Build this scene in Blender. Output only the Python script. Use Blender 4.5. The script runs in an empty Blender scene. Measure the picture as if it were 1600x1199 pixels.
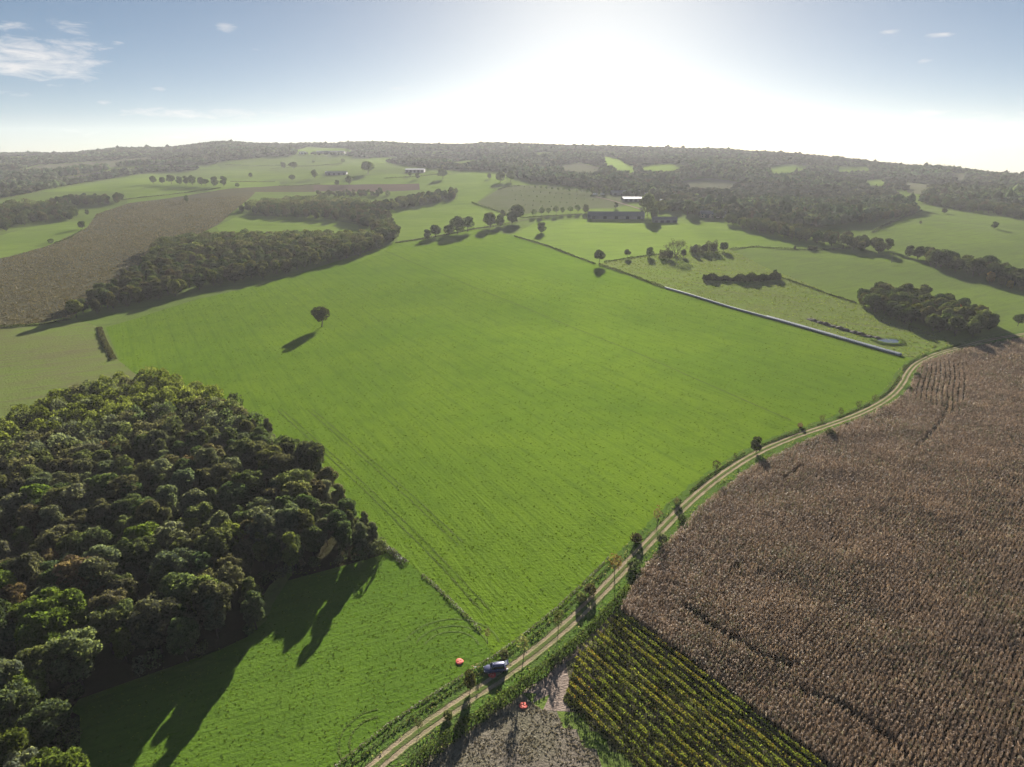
import bpy, bmesh, math, random
import numpy as np
from mathutils import Vector, Matrix
from mathutils.geometry import delaunay_2d_cdt
R = math.radians
random.seed(7)
rng = np.random.default_rng(11)
scene = bpy.context.scene
COL = scene.collection

# ------------------------------------------------------------------ camera, sky, sun, exposure
FPX, PITCH, CAMH = 1000.0, R(19.8), 100.0
cd = bpy.data.cameras.new('camera')
cd.sensor_width = 36.0
cd.lens = 36.0 * FPX / 1600.0
cd.clip_start, cd.clip_end = 1.0, 30000.0
cam = bpy.data.objects.new('camera', cd)
COL.objects.link(cam)
cam.location = (0, 0, CAMH)
cam.rotation_euler = (R(90) - PITCH, 0, 0)
scene.camera = cam

SUN_EL, SUN_AZ = 14.5, 7.0          # degrees; azimuth measured from +Y towards +X
SKY_STRENGTH = 0.05
scene.view_settings.view_transform = 'Standard'
scene.view_settings.look = 'None'
scene.view_settings.exposure = 1.85
scene.view_settings.gamma = 1.0

def build_world():
    w = bpy.data.worlds.new('World')
    scene.world = w
    w.use_nodes = True
    nt = w.node_tree
    nt.nodes.clear()
    N, L = nt.nodes.new, nt.links.new
    def val(s, v):
        if hasattr(v, 'default_value') or hasattr(v, 'links'):
            L(v, s)
        else:
            s.default_value = v
    def m(op, a, b=0.0, c=0.0, clamp=False):
        n = N('ShaderNodeMath'); n.operation = op; n.use_clamp = clamp
        for i, v in enumerate((a, b, c)):
            val(n.inputs[i], v)
        return n.outputs[0]
    sky = N('ShaderNodeTexSky')
    sky.sky_type = 'NISHITA'
    sky.sun_disc = False
    sky.sun_elevation = R(SUN_EL)
    sky.sun_rotation = R(SUN_AZ)
    sky.altitude = 1500
    sky.air_density = 0.6
    sky.dust_density = 1.0
    sky.ozone_density = 1.0
    geo = N('ShaderNodeTexCoord')
    sep = N('ShaderNodeSeparateXYZ')
    L(geo.outputs['Generated'], sep.inputs[0])
    az = m('ARCTAN2', sep.outputs[0], sep.outputs[1])
    el = m('ARCSINE', sep.outputs[2])
    cv = N('ShaderNodeCombineXYZ')
    L(m('MULTIPLY', az, 1.0), cv.inputs[0]); L(m('MULTIPLY', el, 4.5), cv.inputs[1])
    nz = N('ShaderNodeTexNoise'); nz.inputs['Scale'].default_value = 30.0
    nz.inputs['Detail'].default_value = 7.0; nz.inputs['Roughness'].default_value = 0.62
    nz.inputs['Distortion'].default_value = 0.6
    L(cv.outputs[0], nz.inputs['Vector'])
    # thin fair-weather cirrus: where it stands in the photograph (x, y, half width, half height), strength
    spots = []
    for u, v, hw_, hh_, st_ in ((50, 92, 125, 44, .95), (20, 104, 115, 20, 1.05), (20, 42, 60, 10, .8), (110, 45, 50, 14, .6), (140, 70, 40, 12, .9), (352, 42, 24, 12, 1.25), (352, 75, 16, 8, .6), (320, 178, 190, 11, 1.0), (560, 190, 220, 9, .75),
                                (20, 147, 34, 6, 1.1), (90, 134, 24, 4, .9), (165, 160, 16, 4, 1.), (250, 140, 16, 4, .9), (205, 154, 16, 4, .8), (625, 139, 26, 6, .8), (800, 155, 60, 6, .7), (1110, 183, 120, 7, .8), (920, 182, 70, 5, .6),
                                (1442, 177, 46, 8, 1.1), (1560, 184, 120, 14, .7), (1466, 55, 30, 6, 1.25), (1393, 50, 22, 4, 1.1), (1443, 95, 18, 5, 1.1), (95, 205, 70, 6, .6), (250, 214, 220, 7, .5), (182, 68, 14, 4, 1.0), (395, 78, 16, 4, .5)):
        x_ = (u - 800) / FPX; y_ = -(v - 599.5) / FPX
        f_ = math.cos(PITCH) + y_ * math.sin(PITCH); z_ = -math.sin(PITCH) + y_ * math.cos(PITCH)
        k_ = 57.2958 / math.sqrt(x_ * x_ + f_ * f_ + z_ * z_)
        spots.append((math.degrees(math.atan2(x_, f_)), math.degrees(math.atan2(z_, math.hypot(x_, f_))), hw_ / FPX * k_, hh_ / FPX * k_, st_ if hw_ > 100 and v < 150 else st_ * .72))
    acc = None
    for a0, e0, wa, we, s in spots:
        u = m('DIVIDE', m('SUBTRACT', az, R(a0)), R(wa))
        v = m('DIVIDE', m('SUBTRACT', el, R(e0)), R(we))
        d = m('MULTIPLY', m('SUBTRACT', 1.0, m('ADD', m('MULTIPLY', u, u), m('MULTIPLY', v, v)), clamp=True), s)
        acc = d if acc is None else m('MAXIMUM', acc, d)
    th = m('SUBTRACT', m('MULTIPLY', acc, 1.5), m('MULTIPLY', m('SUBTRACT', 0.66, nz.outputs['Fac']), 3.4))
    mask = m('MULTIPLY', m('MULTIPLY', th, 0.75, clamp=True), m('GREATER_THAN', acc, 0.0))
    mix = N('ShaderNodeMix'); mix.data_type = 'RGBA'
    L(m('MULTIPLY', mask, 0.85), mix.inputs['Factor'])
    hs = N('ShaderNodeHueSaturation'); hs.inputs['Saturation'].default_value = 1.2; hs.inputs['Value'].default_value = 0.64
    gm = N('ShaderNodeGamma'); gm.inputs['Gamma'].default_value = 0.75; L(sky.outputs[0], gm.inputs['Color'])
    L(gm.outputs[0], hs.inputs['Color']); tm = N('ShaderNodeMix'); tm.data_type = 'RGBA'; tm.blend_type = 'MULTIPLY'; tm.inputs['Factor'].default_value = 1.0
    tm.inputs['B'].default_value = (0.93, 1.0, 1.02, 1); L(hs.outputs[0], tm.inputs['A']); L(tm.outputs['Result'], mix.inputs['A'])
    mix.inputs['B'].default_value = (4.6, 4.55, 4.5, 1)
    bg = N('ShaderNodeBackground')
    L(mix.outputs['Result'], bg.inputs['Color'])
    bg.inputs['Strength'].default_value = SKY_STRENGTH
    out = N('ShaderNodeOutputWorld')
    L(bg.outputs[0], out.inputs['Surface'])
build_world()

sl = bpy.data.lights.new('sun', 'SUN')
sl.energy = 5.0
sl.angle = R(0.55)
sl.color = (1.0, 0.94, 0.85)
sun = bpy.data.objects.new('sun', sl)
COL.objects.link(sun)
sd = Vector((math.sin(R(SUN_AZ)) * math.cos(R(SUN_EL)), math.cos(R(SUN_AZ)) * math.cos(R(SUN_EL)), math.sin(R(SUN_EL))))
sun.rotation_euler = (-sd).to_track_quat('-Z', 'Y').to_euler()
sun.location = sd * 500

scene.cycles.max_bounces = 6
scene.cycles.diffuse_bounces = 2
scene.cycles.transmission_bounces = 3
scene.cycles.transparent_max_bounces = 4
scene.cycles.volume_bounces = 0
scene.cycles.use_denoising = True
try:
    scene.cycles.denoising_input_passes = 'RGB_ALBEDO_NORMAL'
except Exception:
    pass

# ------------------------------------------------------------------ the lie of the land
SKX = [-200, 0, 60, 130, 190, 250, 310, 350, 400, 500, 570, 640, 780, 900, 1000, 1100, 1170, 1250, 1300, 1400, 1500, 1600, 1800]
SKY = [240, 238, 237, 236, 230, 228, 223, 220, 223, 223, 222, 223, 222, 225, 229, 231, 236, 239, 244, 254, 263, 271, 280]
def _ray(px, py):
    x = (px - 800.0) / FPX; y = -(py - 599.5) / FPX
    c, s = math.cos(PITCH), math.sin(PITCH)
    return np.array([x, c + y * s, -s + y * c])
_az, _ze, _rr = [-180, -90], [80, 100], [3000, 3000]
for a, b in zip(SKX, SKY):
    d = _ray(a, b)
    z = math.degrees(math.atan2(d[0], d[1]))
    rr = float(np.interp(a, [0, 800, 1200, 1600], [3300, 2900, 2600, 2100]))
    _az.append(z); _rr.append(rr)
    _ze.append(CAMH + rr * d[2] / math.hypot(d[0], d[1]) - 11.0)
_az += [90, 180]; _ze += [40, 80]; _rr += [2300, 3000]
def terr(x, y):
    x = np.asarray(x, float); y = np.asarray(y, float)
    r = np.hypot(x, y); az = np.degrees(np.arctan2(x, y))
    Z = np.interp(az, _az, _ze); RR = np.interp(az, _az, _rr)
    t = np.clip((r - 380.0) / (RR - 380.0), 0, 1)
    z = Z * t ** 1.22
    z = z - np.clip(r - RR, 0, None) * 0.03
    a = np.clip((r - 450) / 900, 0, 1) * np.clip((RR - r) / 500, 0, 1)
    z = z + a * (5.5 * np.sin(x / 130 + 1.0) * np.sin(y / 170 + .6) + 4.0 * np.sin(x / 310 - y / 240 + 2.2))
    n = 0.16 * (np.sin(x / 17. + 1.3 * np.sin(y / 31.)) + np.sin(y / 23. + 1.7 * np.sin(x / 41.)))
    return z + n
_T = np.geomspace(60, 9000, 1400)
def G(px, py):
    """the point of the land that lies behind a place in the photograph"""
    d = _ray(px, py)
    X, Y, Zr = d[0] * _T, d[1] * _T, CAMH + d[2] * _T
    h = Zr - terr(X, Y)
    i = np.nonzero(h < 0)[0]
    if len(i) == 0:
        i = [len(_T) - 1]
    i = i[0]
    if i == 0:
        t = _T[0]
    else:
        f = h[i - 1] / (h[i - 1] - h[i] + 1e-9); t = _T[i - 1] + f * (_T[i] - _T[i - 1])
    x, y = d[0] * t, d[1] * t
    return np.array([x, y, float(terr(x, y))])
def proj(p):
    p = np.asarray(p, float).reshape(-1, 3) - np.array([0, 0, CAMH])
    c, s = math.cos(PITCH), math.sin(PITCH)
    f = p[:, 1] * c - p[:, 2] * s
    u = p[:, 1] * s + p[:, 2] * c
    return 800 + FPX * p[:, 0] / f, 599.5 - FPX * u / f
def hpx(px, py, h):
    """metres of height that h photograph pixels are at that place"""
    g = G(px, py); d = _ray(px, py - h)
    k = math.hypot(g[0], g[1]) / math.hypot(d[0], d[1])
    return CAMH + d[2] * k - g[2]
def pip(x, y, poly):
    x = np.asarray(x); y = np.asarray(y); c = np.zeros(x.shape, bool)
    n = len(poly)
    for i in range(n):
        x1, y1 = poly[i][0], poly[i][1]; x2, y2 = poly[i - 1][0], poly[i - 1][1]
        k = (y1 > y) != (y2 > y)
        with np.errstate(all='ignore'):
            c ^= k & (x < (x2 - x1) * (y - y1) / (y2 - y1 + 1e-12) + x1)
    return c
def W(pts):
    return [G(*p) for p in pts]
def resample(P, step):
    P = np.asarray(P, float)[:, :2]
    d = np.r_[0, np.cumsum(np.hypot(*np.diff(P, axis=0).T))]
    n = max(2, int(d[-1] / step) + 1); s = np.linspace(0, d[-1], n)
    return np.c_[np.interp(s, d, P[:, 0]), np.interp(s, d, P[:, 1])]
def smooth_path(P, step, it=3):
    P = np.asarray(P, float)[:, :2]
    for _ in range(it):
        Q = [P[0]]
        for a, b in zip(P[:-1], P[1:]):
            Q += [a * .75 + b * .25, a * .25 + b * .75]
        Q.append(P[-1]); P = np.array(Q)
    return resample(P, step)

def noise2(X, Y, s, seed):
    g = np.random.default_rng(seed); o = np.zeros(X.shape)
    for i in range(7):
        a = g.uniform(0, 6.28); k = 6.28 / (s * g.uniform(.5, 1.6)); o += np.sin((X * math.cos(a) + Y * math.sin(a)) * k + g.uniform(0, 6.28) + 1.2 * np.sin((X * math.sin(a) - Y * math.cos(a)) * k * .6 + i))
    return o / 2.65

# ------------------------------------------------------------------ object helpers
def mesh(name, V, F, mats=(), smooth=False, col=None, uv=None, midx=None):
    V = np.asarray(V, np.float32).reshape(-1, 3)
    me = bpy.data.meshes.new(name)
    if isinstance(F, np.ndarray):
        m, k = F.shape
        me.vertices.add(len(V)); me.vertices.foreach_set('co', V.ravel())
        me.loops.add(m * k); me.loops.foreach_set('vertex_index', F.astype(np.int32).ravel())
        me.polygons.add(m); me.polygons.foreach_set('loop_start', np.arange(0, m * k, k, dtype=np.int32))
        try:
            me.polygons.foreach_set('loop_total', np.full(m, k, np.int32))
        except Exception:
            pass
        me.update(calc_edges=True)
    else:
        me.from_pydata([tuple(map(float, v)) for v in V], [], [tuple(map(int, f)) for f in F])
        me.update()
    for mt in mats:
        me.materials.append(mt)
    if midx is not None:
        me.polygons.foreach_set('material_index', np.asarray(midx, np.int32))
    if smooth:
        me.polygons.foreach_set('use_smooth', np.ones(len(me.polygons), bool))
    if col is not None:
        ca = me.color_attributes.new('tint', 'FLOAT_COLOR', 'POINT')
        c = np.ones((len(V), 4), np.float32); c[:, :3] = col
        ca.data.foreach_set('color', c.ravel())
    if uv is not None:
        a = me.attributes.new('across', 'FLOAT', 'POINT')
        a.data.foreach_set('value', np.asarray(uv, np.float32))
    return me
def obj(name, me, parent=None):
    o = bpy.data.objects.new(name, me)
    COL.objects.link(o)
    if parent is not None:
        o.parent = parent
    return o
def tag(o, label, cat, group=None, kind=None):
    o['label'] = label; o['category'] = cat
    if group: o['group'] = group
    if kind: o['kind'] = kind
    return o
def struct(o, label=None):
    o['kind'] = 'structure'
    if label: o['label'] = label
    return o
def empty(name, loc, rz=0.0):
    o = bpy.data.objects.new(name, None)
    COL.objects.link(o)
    o.location = tuple(float(v) for v in loc); o.rotation_euler = (0, 0, rz)
    o.empty_display_size = 0.5
    return o
class MB:
    """collects boxes, prisms and tubes into one mesh"""
    def __init__(s): s.v, s.f = [], []
    def add(s, V, F):
        b = len(s.v); s.v += [tuple(map(float, p)) for p in V]; s.f += [tuple(i + b for i in f) for f in F]; return s
    def box(s, x0, x1, y0, y1, z0, z1):
        return s.add([(x0, y0, z0), (x1, y0, z0), (x1, y1, z0), (x0, y1, z0), (x0, y0, z1), (x1, y0, z1), (x1, y1, z1), (x0, y1, z1)],
                     [(0, 3, 2, 1), (4, 5, 6, 7), (0, 1, 5, 4), (1, 2, 6, 5), (2, 3, 7, 6), (3, 0, 4, 7)])
    def tube(s, pts, rad, n=6, cap=True):
        pts = [Vector(p) for p in pts]; V, F = [], []
        for i, p in enumerate(pts):
            d = (pts[min(i + 1, len(pts) - 1)] - pts[max(i - 1, 0)]).normalized()
            a = d.orthogonal().normalized(); b = d.cross(a)
            for k in range(n):
                t = 2 * math.pi * k / n
                V.append(p + (a * math.cos(t) + b * math.sin(t)) * rad[i])
        for i in range(len(pts) - 1):
            for k in range(n):
                F.append((i * n + k, i * n + (k + 1) % n, (i + 1) * n + (k + 1) % n, (i + 1) * n + k))
        if cap:
            F.append(tuple(range(n))[::-1]); F.append(tuple((len(pts) - 1) * n + k for k in range(n)))
        return s.add(V, F)
    def build(s, name, mat, parent=None, smooth=False, bevel=0):
        me = mesh(name, s.v, s.f, [mat], smooth)
        if bevel:
            bm = bmesh.new(); bm.from_mesh(me)
            bmesh.ops.bevel(bm, geom=bm.edges[:], offset=bevel, segments=2, affect='EDGES', clamp_overlap=True)
            bm.to_mesh(me); bm.free()
        return obj(name, me, parent)

# ------------------------------------------------------------------ materials
class NT:
    def __init__(s, name):
        s.mat = bpy.data.materials.new(name); s.mat.use_nodes = True
        s.t = s.mat.node_tree; s.t.nodes.clear()
    def n(s, typ, **kw):
        nd = s.t.nodes.new(typ)
        for k, v in kw.items(): setattr(nd, k, v)
        return nd
    def set(s, sock, v):
        if isinstance(v, bpy.types.NodeSocket): s.t.links.new(v, sock)
        elif isinstance(v, (tuple, list)) and len(v) == 3 and sock.type == 'RGBA': sock.default_value = (*v, 1)
        else: sock.default_value = v
    def math(s, op, a, b=0.0, clamp=False):
        nd = s.n('ShaderNodeMath', operation=op, use_clamp=clamp); s.set(nd.inputs[0], a); s.set(nd.inputs[1], b); return nd.outputs[0]
    def mix(s, f, a, b, blend='MIX'):
        nd = s.n('ShaderNodeMix', data_type='RGBA', blend_type=blend)
        s.set(nd.inputs['Factor'], f); s.set(nd.inputs['A'], a); s.set(nd.inputs['B'], b); return nd.outputs['Result']
    def noise(s, vec, scale, detail=3.0, rough=0.55, dist=0.0):
        nd = s.n('ShaderNodeTexNoise'); s.set(nd.inputs['Vector'], vec)
        nd.inputs['Scale'].default_value = scale; nd.inputs['Detail'].default_value = detail
        nd.inputs['Roughness'].default_value = rough; nd.inputs['Distortion'].default_value = dist
        return nd.outputs['Fac']
    def ramp(s, f, lo, hi):
        nd = s.n('ShaderNodeMapRange', interpolation_type='SMOOTHSTEP', clamp=True)
        s.set(nd.inputs['Value'], f); nd.inputs['From Min'].default_value = lo; nd.inputs['From Max'].default_value = hi
        return nd.outputs['Result']
    def pos(s):
        return s.n('ShaderNodeNewGeometry').outputs['Position']
    def rotscale(s, vec, ang, sx, sy):
        nd = s.n('ShaderNodeMapping'); s.set(nd.inputs['Vector'], vec)
        nd.vector_type = 'POINT'
        r = s.n('ShaderNodeVectorRotate', rotation_type='Z_AXIS'); s.set(r.inputs['Vector'], vec); r.inputs['Angle'].default_value = ang
        s.set(nd.inputs['Vector'], r.outputs[0]); nd.inputs['Scale'].default_value = (sx, sy, 1)
        return nd.outputs[0]
    def bump(s, h, strength, dist):
        nd = s.n('ShaderNodeBump'); s.set(nd.inputs['Height'], h); nd.inputs['Strength'].default_value = strength; nd.inputs['Distance'].default_value = dist
        return nd.outputs[0]
    def out(s, sh):
        o = s.n('ShaderNodeOutputMaterial'); s.t.links.new(sh, o.inputs['Surface']); return s.mat
    def diffuse(s, col, normal=None):
        nd = s.n('ShaderNodeBsdfDiffuse'); s.set(nd.inputs['Color'], col)
        if normal is not None: s.set(nd.inputs['Normal'], normal)
        return nd.outputs[0]
    def principled(s, col, rough=0.6, metal=0.0, spec=0.4, normal=None, coat=0.0):
        nd = s.n('ShaderNodeBsdfPrincipled'); s.set(nd.inputs['Base Color'], col); s.set(nd.inputs['Roughness'], rough)
        nd.inputs['Metallic'].default_value = metal; nd.inputs['Specular IOR Level'].default_value = spec
        nd.inputs['Coat Weight'].default_value = coat
        if normal is not None: s.set(nd.inputs['Normal'], normal)
        return nd.outputs[0]

def field_mat(name, c1, c2, c3, big=0.012, mid=0.11, fine=1.3, row_az=None, row_len=9.0, row_w=1.0, row_amt=0.5, speck=0.35, bump=0.6, bdist=0.25, wheel=0.0, sheen=0.0):
    """c1/c2: large patches; c3: small specks. Rows run along row_az (degrees from +Y to +X)."""
    t = NT(name); p = t.pos()
    a = t.noise(p, big, 4, .55, .6)
    b = t.noise(p, mid, 4, .6, .4)
    f = t.noise(p, fine, 3, .65)
    col = t.mix(t.ramp(a, .36, .64), c1, c2)
    col = t.mix(t.math('MULTIPLY', t.ramp(b, .42, .72), .28), col, c3)
    h = f
    if row_az is not None:
        q = t.rotscale(p, R(row_az), 1.0 / row_w, 1.0 / row_len)
        s = t.noise(q, 1.0, 3, .6, .3)
        col = t.mix(t.math('MULTIPLY', t.ramp(s, .45, .68), row_amt), col, c3)
        h = t.math('ADD', f, t.math('MULTIPLY', s, .8))
        if wheel:
            q2 = t.rotscale(p, R(row_az), 1.0, 1.0 / 400)
            w = t.n('ShaderNodeTexWave', wave_type='BANDS', bands_direction='X', wave_profile='SIN')
            t.set(w.inputs['Vector'], q2); w.inputs['Scale'].default_value = 0.03; w.inputs['Distortion'].default_value = .6
            col = t.mix(t.math('MULTIPLY', t.ramp(w.outputs['Fac'], .9, 1.0), wheel), col, c3)
    sp = t.ramp(f, .48, .72)
    col = t.mix(t.math('MULTIPLY', sp, speck), col, t.mix(.5, c3, (c3[0] * .35, c3[1] * .35, c3[2] * .3)))
    nb = t.bump(h, bump, bdist)
    if not sheen: return t.out(t.diffuse(col, nb))
    gl = t.n('ShaderNodeBsdfGlossy'); gl.inputs['Roughness'].default_value = .72; t.set(gl.inputs['Color'], t.mix(1.0, col, (2.6, 2.6, 2.2), 'MULTIPLY')); t.set(gl.inputs['Normal'], nb)
    mx = t.n('ShaderNodeMixShader'); mx.inputs[0].default_value = sheen
    t.t.links.new(t.diffuse(col, nb), mx.inputs[1]); t.t.links.new(gl.outputs[0], mx.inputs[2])
    return t.out(mx.outputs[0])

def foliage_mat(name, src='object', trans=0.46, tcol=(1.7, 1.65, .8), gloss=0.06, var=.55):
    t = NT(name)
    if src == 'object':
        base = t.n('ShaderNodeObjectInfo').outputs['Color']
    else:
        base = t.n('ShaderNodeAttribute', attribute_name='tint').outputs['Color']
    g = t.n('ShaderNodeNewGeometry')
    isl = g.outputs['Random Per Island']
    br = t.math('ADD', 1.0 - var / 2, t.math('MULTIPLY', isl, var))
    nz = t.noise(g.outputs['Position'], .33, 2, .5)
    br = t.math('MULTIPLY', br, t.math('ADD', .65, t.math('MULTIPLY', nz, .7)))
    col = t.mix(1.0, base, t.n('ShaderNodeCombineColor').outputs[0], 'MULTIPLY')
    cc = t.t.nodes[-1]
    comb = [x for x in t.t.nodes if x.type == 'COMBINE_COLOR'][-1]
    for i in range(3): t.set(comb.inputs[i], br)
    d = t.principled(col, .6, 0, gloss) if gloss > 0 else t.diffuse(col)
    tr = t.n('ShaderNodeBsdfTranslucent'); t.set(tr.inputs['Color'], t.mix(1.0, col, tcol, 'MULTIPLY'))
    mx = t.n('ShaderNodeMixShader'); mx.inputs[0].default_value = trans
    t.t.links.new(d, mx.inputs[1]); t.t.links.new(tr.outputs[0], mx.inputs[2])
    return t.out(mx.outputs[0])

def plain(name, col, rough=.6, metal=0., spec=.4, var=.25, scale=2., bump=0., coat=0.):
    t = NT(name); p = t.n('ShaderNodeTexCoord').outputs['Object']
    n = t.noise(p, scale, 4, .6)
    c = t.mix(t.ramp(n, .35, .7), col, tuple(v * (1 - var) for v in col))
    nb = t.bump(n, bump, .05) if bump else None
    return t.out(t.principled(c, rough, metal, spec, nb, coat))

FOL = foliage_mat('leaves', 'object', gloss=0)
FOLT = foliage_mat('leaves_by_tint', 'attr', gloss=0)
FOLSTUFF = foliage_mat('far_leaves', 'attr', trans=.15, gloss=0, var=.7)
BARK = plain('bark', (.09, .07, .055), .9, bump=.4, scale=3)
STRAW = foliage_mat('dry_stalks', 'attr', trans=.25, tcol=(1.2, 1.1, .8), gloss=.25, var=.5)

MEADOW = field_mat('meadow_grass', (.112, .172, .016), (.094, .154, .015), (.057, .101, .014), .011, .09, 1.1, row_az=-31, row_len=22, row_w=1.1, row_amt=.34, speck=.30, bump=.7, bdist=.3, wheel=.22, sheen=.028)
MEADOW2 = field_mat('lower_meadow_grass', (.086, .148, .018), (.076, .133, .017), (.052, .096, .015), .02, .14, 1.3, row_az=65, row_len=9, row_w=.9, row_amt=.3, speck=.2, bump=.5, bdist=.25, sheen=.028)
PASTURE = field_mat('pasture_grass', (.118, .165, .034), (.098, .135, .036), (.085, .110, .036), .009, .05, .6, row_az=60, row_len=50, row_w=5, row_amt=.5, speck=.35, bump=.7, bdist=.4, sheen=.028)
PASTURE_B = field_mat('bright_pasture_grass', (.140, .195, .036), (.115, .168, .032), (.090, .130, .032), .009, .05, .6, row_az=80, row_len=60, row_w=5, row_amt=.45, speck=.3, bump=.6, bdist=.4, sheen=.028)
ROUGH = field_mat('rough_pasture_grass', (.118, .170, .034), (.120, .155, .042), (.115, .115, .055), .012, .06, .5, row_az=128, row_len=45, row_w=3.5, row_amt=.55, speck=.35, bump=.8, bdist=.4, sheen=.028)
STUBBLE = field_mat('stubble', (.125, .165, .040), (.130, .145, .050), (.125, .110, .065), .014, .1, .9, row_az=62, row_len=40, row_w=2.2, row_amt=.6, speck=.3, bump=.8, bdist=.3, sheen=.028)
SOY = field_mat('withered_crop', (.078, .074, .046), (.068, .070, .050), (.135, .110, .036), .008, .05, .9, row_az=25, row_len=10, row_w=1.2, row_amt=.35, speck=.5, bump=1., bdist=.4)
REDSOIL = field_mat('ploughed_red_soil', (.115, .080, .062), (.10, .075, .06), (.08, .065, .05), .01, .05, .7, row_az=85, row_len=40, row_w=2, row_amt=.4, bump=.8)
ORCH = field_mat('orchard_grass', (.115, .135, .055), (.125, .135, .07), (.09, .11, .045), .01, .06, .7, row_az=75, row_len=60, row_w=3.5, row_amt=.45, speck=.3, bump=.5)
PALEFIELD = field_mat('pale_field', (.120, .125, .07), (.13, .125, .08), (.10, .105, .06), .008, .05, .7, row_az=80, row_len=50, row_w=3, row_amt=.4, bump=.5)
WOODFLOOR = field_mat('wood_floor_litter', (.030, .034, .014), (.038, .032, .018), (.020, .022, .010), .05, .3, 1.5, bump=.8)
MAIZESOIL = field_mat('maize_soil', (.050, .042, .028), (.045, .048, .022), (.030, .026, .018), .04, .3, 1.4, bump=1., bdist=.2)
VINESOIL = field_mat('vineyard_floor', (.110, .095, .060), (.095, .105, .045), (.075, .065, .045), .05, .4, 1.6, row_az=144, row_len=14, row_w=.6, row_amt=.6, speck=.5, bump=1., bdist=.2)
FALLOW = field_mat('fallow_weeds', (.165, .138, .108), (.140, .128, .085), (.23, .20, .16), .05, .5, 2.2, row_az=30, row_len=3, row_w=.5, row_amt=.4, speck=.35, bump=.7, bdist=.3)
BARESOIL = field_mat('bare_trodden_soil', (.25, .19, .155), (.21, .165, .135), (.36, .29, .24), .08, .7, 2.2, row_az=75, row_len=3.2, row_w=.35, row_amt=.65, speck=.5, bump=1., bdist=.25)
VERGE = field_mat('verge_grass', (.085, .150, .025), (.075, .125, .026), (.11, .13, .06), .06, .5, 2.0, speck=.5, bump=1., bdist=.3)

# ------------------------------------------------------------------ the ground: one sheet divided into fields
track_px = [(440, 1340), (520, 1255), (585, 1200), (640, 1153), (700, 1112), (752, 1078), (800, 1046), (850, 1008), (900, 965), (940, 925), (975, 888),
            (1010, 852), (1050, 810), (1090, 772), (1130, 740), (1180, 708), (1240, 683), (1300, 663), (1350, 644), (1390, 622), (1410, 600), (1418, 582),
            (1432, 567), (1462, 553), (1500, 543), (1545, 531), (1600, 522), (1680, 508)]
TRACK = smooth_path(W(track_px), 1.5)
def offset_path(P, d):
    """shift to the right of the direction of travel"""
    t = np.gradient(P, axis=0); t /= np.linalg.norm(t, axis=1)[:, None]
    return P + np.c_[t[:, 1], -t[:, 0]] * d
MAIN_M = [(165, 512), (300, 470), (430, 440), (600, 385), (620, 377), (660, 374), (700, 365), (740, 357), (800, 368), (930, 412), (1035, 450), (1220, 502), (1400, 556), (1425, 562),
          (1440, 562), (1425, 585), (1400, 622), (1340, 655), (1250, 685), (1180, 712), (1100, 768), (1000, 870), (900, 970), (800, 1048), (775, 1030), (765, 1004), (690, 925), (612, 856),
          (560, 810), (520, 760), (440, 690), (380, 650), (310, 615), (230, 598), (190, 570)]
LOWER_M = [(612, 856), (690, 925), (765, 1004), (775, 1030), (800, 1048), (752, 1080), (640, 1155), (585, 1202), (440, 1345), (0, 1500), (-100, 1320), (110, 1100), (400, 990), (450, 895)]
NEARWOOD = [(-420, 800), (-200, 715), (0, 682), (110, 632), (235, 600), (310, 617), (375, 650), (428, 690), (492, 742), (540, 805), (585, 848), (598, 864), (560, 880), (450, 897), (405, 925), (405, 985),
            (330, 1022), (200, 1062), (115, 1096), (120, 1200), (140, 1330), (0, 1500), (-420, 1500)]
MAIZE = [(970, 955), (1005, 893), (1052, 842), (1102, 789), (1174, 733), (1256, 694), (1328, 664), (1390, 635), (1420, 612), (1430, 585), (1442, 569), (1478, 556), (1530, 544), (1600, 531),
         (1760, 512), (2100, 700), (2100, 1400), (1450, 1320)]
VINES = [(962, 960), (972, 962), (1450, 1325), (1100, 1300), (880, 1095), (886, 1080), (900, 1028), (940, 985)]
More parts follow.
